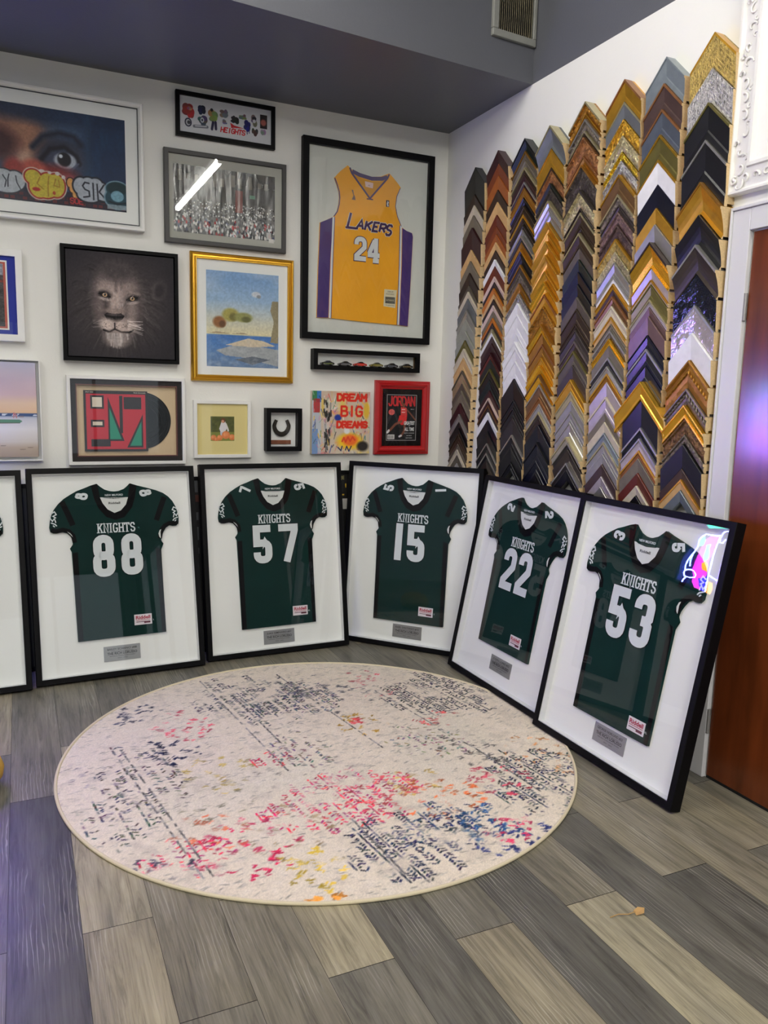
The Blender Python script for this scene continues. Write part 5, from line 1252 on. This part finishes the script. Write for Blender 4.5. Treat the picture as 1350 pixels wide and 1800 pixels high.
# ------------------------------------------------------------------ round rug
def build_rug():
    cx, cy, R_ = 1.126, 3.000, 1.062
    r = empty('round_rug', (cx, cy, 0), (0, 0, 0), 'large round cream rug with distressed multicoloured pattern lying on the planks', 'rug')
    res = .0042
    n = int(2 * R_ / res)
    ax = np.linspace(-R_, R_, n)
    X, Y = np.meshgrid(ax, ax)
    th = math.radians(8)                      # weave direction
    U = X * math.cos(th) + Y * math.sin(th); V = -X * math.sin(th) + Y * math.cos(th)
    cv = Canvas(1.0, n, (222, 210, 190)); cv.nx = n
    c = cv.c
    def nz(f, s, o=2): return cv.noise(f, f, s, o)
    big = nz(3, 1)
    cv.mix((big - .35) * 1.2, (216, 202, 184)); cv.mix((nz(4, 2) - .5) * 1.6, (206, 202, 184)); cv.mix((nz(90, 3, 2) - .5) * .7, (236, 228, 216)); cv.mix((nz(45, 4, 2) - .6) * 1.6, (186, 176, 162))
    rng = np.random.RandomState(2)
    patches = [  # floor x, y, radii, colour, density, kind
        (.95, 3.62, .26, .33, (40, 46, 62), .9, 'band'), (1.15, 3.55, .2, .3, (70, 72, 84), .7, 'band'), (.61, 3.43, .15, .17, (206, 86, 100), .75, 'leaf'), (.52, 3.19, .12, .13, (34, 38, 66), .9, 'leaf'), (.45, 3.62, .12, .12, (44, 48, 70), .6, 'leaf'),
        (.36, 3.00, .14, .3, (62, 60, 66), .5, 'band'), (.24, 2.72, .1, .3, (66, 66, 70), .5, 'band'), (.67, 2.91, .16, .17, (186, 164, 96), .6, 'leaf'), (.55, 2.75, .2, .2, (150, 144, 120), .35, 'leaf'), (.87, 2.96, .06, .11, (190, 36, 64), .95, 'band'), (1.0, 3.0, .12, .2, (96, 92, 96), .5, 'band'),
        (1.39, 3.16, .13, .13, (180, 140, 60), .7, 'leaf'), (1.37, 3.19, .04, .04, (206, 74, 80), .8, 'leaf'), (1.42, 3.48, .2, .2, (80, 80, 86), .45, 'leaf'), (1.25, 3.72, .2, .16, (70, 72, 84), .5, 'leaf'), (1.60, 3.62, .16, .2, (196, 90, 100), .45, 'leaf'),
        (1.84, 3.35, .24, .34, (34, 38, 50), .85, 'band'), (1.72, 3.08, .13, .08, (206, 84, 84), .8, 'leaf'), (1.6, 2.9, .2, .2, (110, 104, 96), .35, 'band'), (1.98, 2.58, .16, .2, (214, 154, 104), .7, 'leaf'),
        (1.86, 2.35, .26, .3, (38, 46, 64), .92, 'band'), (1.68, 2.46, .13, .13, (198, 70, 90), .75, 'leaf'), (1.02, 2.55, .3, .22, (196, 52, 88), .85, 'band'), (1.2, 2.52, .16, .16, (206, 92, 96), .7, 'leaf'), (1.40, 2.43, .17, .16, (208, 110, 66), .8, 'leaf'), (1.36, 2.58, .12, .1, (190, 160, 90), .6, 'leaf'),
        (1.13, 2.19, .22, .2, (36, 42, 66), .95, 'band'), (1.30, 2.25, .2, .15, (40, 56, 92), .85, 'band'), (1.45, 2.2, .12, .14, (44, 84, 130), .85, 'leaf'), (.64, 2.36, .17, .22, (200, 48, 84), .8, 'leaf'), (.56, 2.52, .14, .14, (202, 110, 80), .6, 'leaf'), (.42, 2.40, .13, .13, (204, 50, 86), .75, 'band'), (.34, 2.34, .13, .1, (70, 66, 84), .7, 'leaf'), (.8, 2.4, .16, .2, (150, 130, 100), .4, 'leaf'),
        (.8, 2.17, .1, .13, (206, 176, 70), .8, 'leaf'), (.74, 2.01, .1, .06, (216, 140, 60), .9, 'leaf'), (1.5, 2.07, .16, .1, (52, 60, 110), .85, 'leaf'), (1.52, 2.13, .1, .08, (204, 60, 96), .7, 'leaf'), (.2, 2.95, .14, .3, (150, 140, 140), .35, 'leaf'), (1.75, 2.75, .2, .16, (90, 86, 84), .5, 'leaf'), (1.1, 3.3, .3, .2, (160, 154, 144), .35, 'leaf'), (.9, 2.75, .3, .2, (170, 160, 148), .35, 'leaf'),
    ]
    img = cv.c
    def stamp(u, v, hu, hv, ang, col, op):
        """small woven mark centred at floor-local (u, v)"""
        rr = max(hu, hv) * 1.6
        i0, i1 = int((u - rr + R_) / (2 * R_) * (n - 1)), int((u + rr + R_) / (2 * R_) * (n - 1)) + 1
        j0, j1 = int((v - rr + R_) / (2 * R_) * (n - 1)), int((v + rr + R_) / (2 * R_) * (n - 1)) + 1
        i0, j0 = max(i0, 0), max(j0, 0)
        if i1 <= i0 or j1 <= j0 or i0 >= n or j0 >= n: return
        x = X[j0:j1, i0:i1] - u; y = Y[j0:j1, i0:i1] - v
        ca, sa = math.cos(ang), math.sin(ang)
        p = x * ca + y * sa; q = -x * sa + y * ca
        mk = np.clip(1.35 - np.maximum(np.abs(p) / hu, np.abs(q) / hv), 0, 1) * op
        img[j0:j1, i0:i1] += (np.array(col, float) - img[j0:j1, i0:i1]) * np.clip(mk * 1.6, 0, 1)[..., None]
    ct, st = math.cos(th), math.sin(th)
    def toxy(u, v): return u * ct - v * st, u * st + v * ct
    # faint all-over grey flecks
    for _ in range(2000):
        a_, rr = rng.rand() * 2 * PI, R_ * math.sqrt(rng.rand())
        g = rng.choice([150, 168, 130, 186])
        stamp(rr * math.cos(a_), rr * math.sin(a_), rng.uniform(.006, .016), .0032, th + rng.uniform(-.5, .5), (g, g * .97, g * .9), rng.uniform(.2, .55))
    wear = cv.noise(26, 26, 21, 2)
    def worn(x, y): return float(np.clip((wear[min(n - 1, max(0, int((y + R_) / (2 * R_) * (n - 1)))), min(n - 1, max(0, int((x + R_) / (2 * R_) * (n - 1))))] - .27) * 4.5, 0.0, 1))
    for k_, (px, py, rx, ry, col, dens, kind) in enumerate(patches):
        x0, y0 = px - cx, py - cy
        u0, v0 = x0 * ct + y0 * st, -x0 * st + y0 * ct
        if kind == 'band':
            nb = max(2, int(2 * rx / .052))
            for b in range(nb + 1):
                u = u0 - rx + 2 * rx * b / nb + rng.uniform(-.004, .004)
                span = ry * math.sqrt(max(.10, 1 - ((u - u0) / rx) ** 2 * .85)) * rng.uniform(.6, 1.1)
                v = v0 - span
                rail = rng.rand() < .55
                while v < v0 + span:
                    x, y = toxy(u, v)
                    if rail and rng.rand() < dens * .9: stamp(x, y, .0042, rng.uniform(.006, .012), th, [q * rng.uniform(.75, 1.4) for q in col], rng.uniform(.4, .95) * worn(x, y))
                    v += rng.uniform(.014, .022)
                v = v0 - span; sg = rng.choice([-1, 1])
                while v < v0 + span:
                    for sgn in (-1, 1):
                        x, y = toxy(u + .026 + sgn * rng.uniform(.007, .011), v + rng.uniform(-.004, .004))
                        if rng.rand() < dens * .85: stamp(x, y, rng.uniform(.006, .011), .0038, th + sg * sgn * rng.uniform(.3, .8), [q * rng.uniform(.7, 1.35) for q in col], rng.uniform(.6, 1) * worn(x, y))
                    v += rng.uniform(.012, .018)
                    if rng.rand() < .12: sg = -sg
        else:
            for _ in range(int(dens * 34 * (rx * ry) / .0225 + 10)):
                a_, rr = rng.rand() * 2 * PI, math.sqrt(rng.rand())
                u, v = u0 + rx * rr * math.cos(a_), v0 + ry * rr * math.sin(a_)
                u = round(u / .024) * .024; sh = rng.uniform(.75, 1.25)
                x, y = toxy(u, v); wn = worn(x, y)
                for q in range(rng.randint(2, 6)):
                    x, y = toxy(u + rng.uniform(-.011, .011), v + rng.uniform(-.012, .012))
                    stamp(x, y, rng.uniform(.006, .013), rng.uniform(.0026, .0046), th + rng.choice([-.6, .6, 0]), [min(255, w_ * sh) for w_ in col], rng.uniform(.4, 1) * wn * min(1, dens + .25))
    # long faint rails
    for (px, py, qx, qy) in ((.30, 3.27, .46, 2.27), (.33, 3.27, .49, 2.27), (.80, 3.95, .92, 2.85), (.91, 3.7, .97, 3.1), (1.73, 2.75, 1.77, 2.3), (1.2, 3.9, 1.36, 2.9), (1.02, 2.4, 1.05, 2.05), (1.6, 3.5, 1.75, 2.6)):
        for s_ in np.linspace(0, 1, 46):
            if rng.rand() < .72: stamp(px + (qx - px) * s_ - cx, py + (qy - py) * s_ - cy, .0038, .011, th, rng.choice([70, 110, 150]) * np.array([1, .98, .98]), rng.uniform(.4, .9))
    img *= (1 + .10 * (rng.rand(n, n, 1) - .5))
    # cut the disc out of the grid
    ok = (np.hypot(X, Y) < R_ - .004)
    idx = -np.ones((n, n), int)
    q = ok[:-1, :-1] & ok[:-1, 1:] & ok[1:, 1:] & ok[1:, :-1]
    used = np.zeros((n, n), bool); used[:-1, :-1] |= q; used[:-1, 1:] |= q; used[1:, 1:] |= q; used[1:, :-1] |= q
    idx[used] = np.arange(used.sum())
    co = np.stack([X[used], Y[used], .0062 + .0012 * (rng.rand(used.sum()) - .5)], -1)
    j, i = np.nonzero(q)
    F = np.stack([idx[j, i], idx[j, i + 1], idx[j + 1, i + 1], idx[j + 1, i]], -1)
    me = bpy.data.meshes.new('pile')
    me.vertices.add(len(co)); me.vertices.foreach_set('co', co.ravel()); me.loops.add(F.size); me.loops.foreach_set('vertex_index', F.ravel())
    me.polygons.add(len(F)); me.polygons.foreach_set('loop_start', np.arange(0, F.size, 4)); me.polygons.foreach_set('loop_total', np.full(len(F), 4)); me.polygons.foreach_set('use_smooth', np.ones(len(F), bool)); me.update(calc_edges=True)
    cc = np.clip(img[used] / 255., 0, 1); l = np.where(cc <= .04045, cc / 12.92, ((cc + .055) / 1.055) ** 2.4)
    a_ = me.color_attributes.new('Col', 'FLOAT_COLOR', 'POINT'); a_.data.foreach_set('color', np.c_[l, np.ones(len(l))].ravel().astype(np.float32))
    me.materials.append(attr_mat('rug pile', .95, bump=.7, bscale=330, spec=.1, bdist=.003))
    o = bpy.data.objects.new('pile', me); C.objects.link(o); o.parent = r
    m = MB(); m.add([(R_ * math.cos(t * PI / 60), R_ * math.sin(t * PI / 60), .001) for t in range(120)], [tuple(range(120))]); m.build('rug_backing', mat('jute backing', (170, 150, 120), .9), r)
    m = MB(); m.tube([((R_ - .002) * math.cos(t * PI / 120), (R_ - .002) * math.sin(t * PI / 120), .0062) for t in range(240)], .0062, 8, closed=True)
    m.build('bound_edge', mat('bound edge', (212, 200, 168), .85, bump=.4, bscale=300), r)


build_rug()

# ------------------------------------------------------------------ ornate white carved frame above the door
orn = empty('ornate_frame', (XR - .001, 2.285, 2.272), (0, 0, -PI / 2), 'large white carved frame with scroll relief hanging above the brown door', 'frame')
WO, HO = 1.05, 1.3
PLAS = mat('white carved plaster', (226, 225, 220), .55, bump=.35, bscale=70, bdist=.004)
moulding(WO, HO, [(0, 0), (0, -.03), (.004, -.036), (.012, -.036), (.018, -.028), (.022, -.026), (.084, -.034), (.088, -.042), (.1, -.042), (.104, -.03), (.115, -.026), (.15, -.02), (.152, 0)], ox=WO / 2).build('frame', PLAS, orn)
m = MB(); m.box(.14, WO - .14, -.014, -.01, .14, HO - .14); m.build('panel', mat('white panel', (224, 224, 224), .5), orn)
m = MB(); R = random.Random(8)
def curl(cx, cz, s, a0, turn):
    pts, rs = [], []
    for i in range(11):
        t = i / 10; a_ = a0 + turn * t * 4.2; rr = s * (1 - .8 * t)
        pts.append((cx + rr * math.cos(a_), -.031 - .004 * math.sin(t * PI), cz + rr * math.sin(a_))); rs.append(.0052 * (1 - .5 * t))
    m.tube(pts, .004, 6, rs=rs)
for i in range(22):
    z = .03 + i * .06
    curl(.052 + R.uniform(-.01, .01), z, R.uniform(.016, .026), R.uniform(0, 6.3), R.choice([-1, 1]))
    curl(.052 + R.choice([-1, 1]) * .02, z + .03, R.uniform(.010, .016), R.uniform(0, 6.3), R.choice([-1, 1]))
    x = .03 + i * .047
    curl(x, .052 + R.uniform(-.01, .01), R.uniform(.016, .024), R.uniform(0, 6.3), R.choice([-1, 1]))
    curl(x, HO - .052 + R.uniform(-.01, .01), R.uniform(.016, .024), R.uniform(0, 6.3), R.choice([-1, 1]))
m.build('carved_scrolls', PLAS, orn)

# ------------------------------------------------------------------ dark panels leaning behind the jersey frames
def back_panel(x0, x1, h, label, col, name='dark_picture'):
    t = .085
    r = empty(name, (x0, 4.425, .003), (-t, 0, 0), label, 'picture')
    moulding(x1 - x0, h, [(0, .02), (0, 0), (.022, 0), (.022, .006), (.02, .02)], ox=(x1 - x0) / 2).build('frame', BLK, r)
    m = MB(); m.box(.015, x1 - x0 - .015, .008, .016, .015, h - .015); m.build('panel', mat('panel ' + label[:20], col, .5), r)
    return r
back_panel(-.36, .22, 1.0, 'dark framed panel hidden behind the jersey frames 88 and its left neighbour', (20, 28, 32))
b2 = back_panel(.66, 1.16, 1.02, 'dark framed panel with grey patches behind the gap between jerseys 88 and 57', (16, 16, 18))
m = MB()
for z0_, z1_ in ((.93, 1.0), (.77, .815), (.655, .73), (.575, .61)): m.box(.19, .25, .006, .008, z0_, z1_)
m.build('grey_patch', mat('grey patch', (88, 90, 94), .5), b2)
m = MB(); m.box(.16, .26, .004, .008, .875, .915); m.build('brown_strip', mat('brown strip', (88, 44, 34), .4), b2)
b3 = back_panel(1.55, 1.90, 1.04, 'black framed number plate with yellow lettering between jerseys 57 and 15', (14, 14, 12), 'framed_number_plate')
m = MB(); m.text('JE', .242, .985, .022, .0072, 0, align='LEFT'); m.text("L'", .222, .885, .075, .0072, 1, align='LEFT'); m.build('plate_lettering', [mat('plate pale yellow', (196, 186, 120), .5), mat('plate yellow', (206, 166, 40), .5)], b3)
m = MB(); m.box(.232, .285, .0068, .008, .80, .865); m.build('white_slip', mat('white slip', (206, 204, 198), .6), b3)

# curled dry leaf on the planks, bottom right
m = MB()
m.tube([(0, 0, .004), (.03, .004, .006), (.06, -.002, .005), (.085, .002, .006)], .0014, 6)
m.add([(.082, -.010, .003), (.105, -.014, .009), (.118, .004, .012), (.104, .018, .008), (.086, .012, .003), (.1, .002, .004)], [(0, 1, 5), (1, 2, 5), (2, 3, 5), (3, 4, 5), (4, 0, 5)])
lf = m.build('dry_leaf', mat('dry leaf', (176, 140, 84), .7), None, (1.515, 1.624, 0), (0, 0, -.15)); tag(lf, 'small dry tan leaf with a thin stem on the planks, lower right', 'leaf')

# mustard cushion just inside the left edge
m = MB()
prof = [(0, .0), (.06, .0), (.1, .012), (.125, .045), (.13, .075), (.12, .105), (.09, .135), (.04, .15), (0, .152)]
v = [(x * math.cos(t * PI / 16), x * math.sin(t * PI / 16), z) for x, z in prof for t in range(32)]
m.add(v, [(i * 32 + t, i * 32 + (t + 1) % 32, (i + 1) * 32 + (t + 1) % 32, (i + 1) * 32 + t) for i in range(len(prof) - 1) for t in range(32)], 0, True)
cu = m.build('floor_cushion', mat('mustard fabric', (190, 148, 62), .9, bump=.3, bscale=200), None, (-.236, 3.15, 0)); tag(cu, 'small round mustard yellow object cut off at the left edge of the floor', 'cushion')

# ------------------------------------------------------------------ lamps
def tube_light(x, y0, y1, label, k=1.0):
    r = empty('tube_light', (x, (y0 + y1) / 2, ZC), (0, 0, 0), label, 'lamp', 'ceiling tube lights')
    L = (y1 - y0) / 2
    m = MB(); m.box(-.05, .05, -L, L, -.04, 0); m.build('housing', mat('lamp housing', (230, 230, 230), .4), r)
    tm = bpy.data.materials.get('lit tube %.2f' % k)
    if not tm:
        tm = bpy.data.materials.new('lit tube %.2f' % k); tm.use_nodes = True
        b = tm.node_tree.nodes['Principled BSDF']; b.inputs['Emission Color'].default_value = (*LAMP_COLOR, 1); b.inputs['Emission Strength'].default_value = LAMP_STRENGTH * k
    m = MB(); m.tube([(0, -L + .02, -.07), (0, L - .02, -.07)], .032, 8)
    m.build('tube', tm, r)
    m = MB()
    for y in (-L + .01, L - .01): m.box(-.03, .03, y - .012, y + .012, -.104, -.04)
    m.build('lamp_holder', mat('lamp housing', (230, 230, 230), .4), r)
tube_light(1.85, -1.2, 1.1, 'long ceiling tube light on the right, behind and above the viewer', .85)
tube_light(.8, 1.9, 3.2, 'short ceiling tube light just in front of the grey soffit', .48)
tube_light(-1.3, 1.75, 2.95, 'added short ceiling tube light left of the one in front of the soffit', 1.0)  # added lamp, steepens the light below the soffit
tube_light(-.5, -1.2, 1.3, 'added long ceiling tube light on the left, above the viewer', .5)  # added lamp, lifts the back wall from outside the mural's reflection
tube_light(-.3, -3.9, -1.7, 'added long ceiling tube light at the rear of the shop', 2.6)  # added strong lamp, throws light frontally on the back wall
tube_light(-2.2, -4.4, -2.2, 'long ceiling tube light at the left rear of the shop', .3)

# ------------------------------------------------------------------ neon sign on the back wall, left of the view
ns = empty('neon_sign', (-.6, YB - .001, 1.3), (0, 0, 0), 'multicoloured neon sign on the back wall, seen mirrored in the glass of jersey 53', 'neon sign')
NE = {
'w1': [(-0.523,1.561),(-0.43,1.537),(-0.367,1.525),(-0.326,1.486),(-0.315,1.445),(-0.329,1.407),(-0.312,1.359),(-0.279,1.278),(-0.272,1.229),(-0.284,1.195)],
'w2': [(-0.286,1.163),(-0.287,1.191),(-0.324,1.21),(-0.376,1.216),(-0.418,1.197),(-0.414,1.172),(-0.369,1.155),(-0.305,1.146),(-0.286,1.163)],
'w3': [(-0.319,1.146),(-0.301,1.116),(-0.303,1.065)], 'w4': [(-0.303,1.333),(-0.302,1.285),(-0.323,1.236)],
'w5': [(-0.524,1.571),(-0.525,1.409),(-0.553,1.236),(-0.592,1.067)], 'w6': [(-0.604,1.633),(-0.546,1.607),(-0.534,1.555),(-0.542,1.515),(-0.575,1.521),(-0.597,1.558)], 'w7': [(-0.561,1.234),(-0.69,1.223)],
'w8': [(-.69,1.6),(-.74,1.5),(-.72,1.38),(-.78,1.25),(-.72,1.12)], 'w9': [(-.78,1.62),(-.86,1.52),(-.88,1.36),(-.84,1.2),(-.88,1.08)],
}
FI = {
'mag': ((1, .05, .75), [(-0.503,1.558),(-0.522,1.551),(-0.525,1.409),(-0.512,1.356),(-0.548,1.244),(-0.555,1.208),(-0.593,1.067),(-0.571,1.056),(-0.49,1.087),(-0.427,1.138),(-0.421,1.184),(-0.381,1.218),(-0.383,1.336),(-0.397,1.436),(-0.403,1.485),(-0.454,1.532)], 0),
'cyan': ((.05, .95, .9), [(-0.472,1.476),(-0.467,1.436),(-0.49,1.396),(-0.501,1.352),(-0.462,1.321),(-0.44,1.36),(-0.437,1.426),(-0.43,1.452)], 1),
'org': ((1, .42, .02), [(-0.484,1.332),(-0.528,1.304),(-0.536,1.254),(-0.477,1.259),(-0.448,1.297)], 1),
'blue': ((.06, .04, 1), [(-0.474,1.177),(-0.55,1.216),(-0.591,1.096),(-0.55,1.092),(-0.503,1.139)], 1),
'green': ((.02, .95, .55), [(-0.36,1.598),(-0.384,1.63),(-0.587,1.675),(-0.601,1.651),(-0.479,1.612),(-0.397,1.583)], 0),
'org2': ((1, .42, .06), [(-0.592,1.144),(-0.601,1.19),(-0.65,1.191),(-0.676,1.147),(-0.669,1.072),(-0.622,1.091)], 0),
'cyan2': ((.05, .9, .95), [(-0.368,1.511),(-0.328,1.459),(-0.35,1.419),(-0.399,1.432),(-0.4,1.479)], 0),
'violet_fill': ((.25, .15, 1), [(-.9,1.68),(-.7,1.7),(-.66,1.5),(-.7,1.2),(-.9,1.1)], 0),  # added panel, boosted to tint the right-hand frames blue
}
def emit_mat(key, col, s):
    m_ = bpy.data.materials.new(key); m_.use_nodes = True; b = m_.node_tree.nodes['Principled BSDF']
    b.inputs['Base Color'].default_value = (*col, 1); b.inputs['Emission Color'].default_value = (*col, 1); b.inputs['Emission Strength'].default_value = s; return m_
m = MB(); m.box(-.36, .36, -.028, -.022, -.27, .43); m.build('acrylic_back', mat('sign acrylic', (60, 70, 150), .2), ns)
m = MB()
for x in (-.3, .3):
    for z in (-.22, .38): m.tube([(x, -.022, z), (x, .0, z)], .008, 8)
m.build('stand_off', mat('steel stud', (180, 180, 180), .3, .9), ns)
for k_, (col, P, lv) in FI.items():
    m = MB(); m.prism([(x + .6, z - 1.3) for x, z in P], -.036 - .004 * lv, -.0285 - .0075 * lv); m.build('lit_panel', emit_mat('neon ' + k_, col, NEON * (1.6 if k_ == 'violet_fill' else 1)), ns)
wt = emit_mat('neon white blue', (.24, .32, 1.0), GLOW)
for k_, P in NE.items():
    m = MB(); m.tube([(x + .6, -.05, z - 1.3) for x, z in P], .0055, 6); m.build('neon_tube', wt, ns)
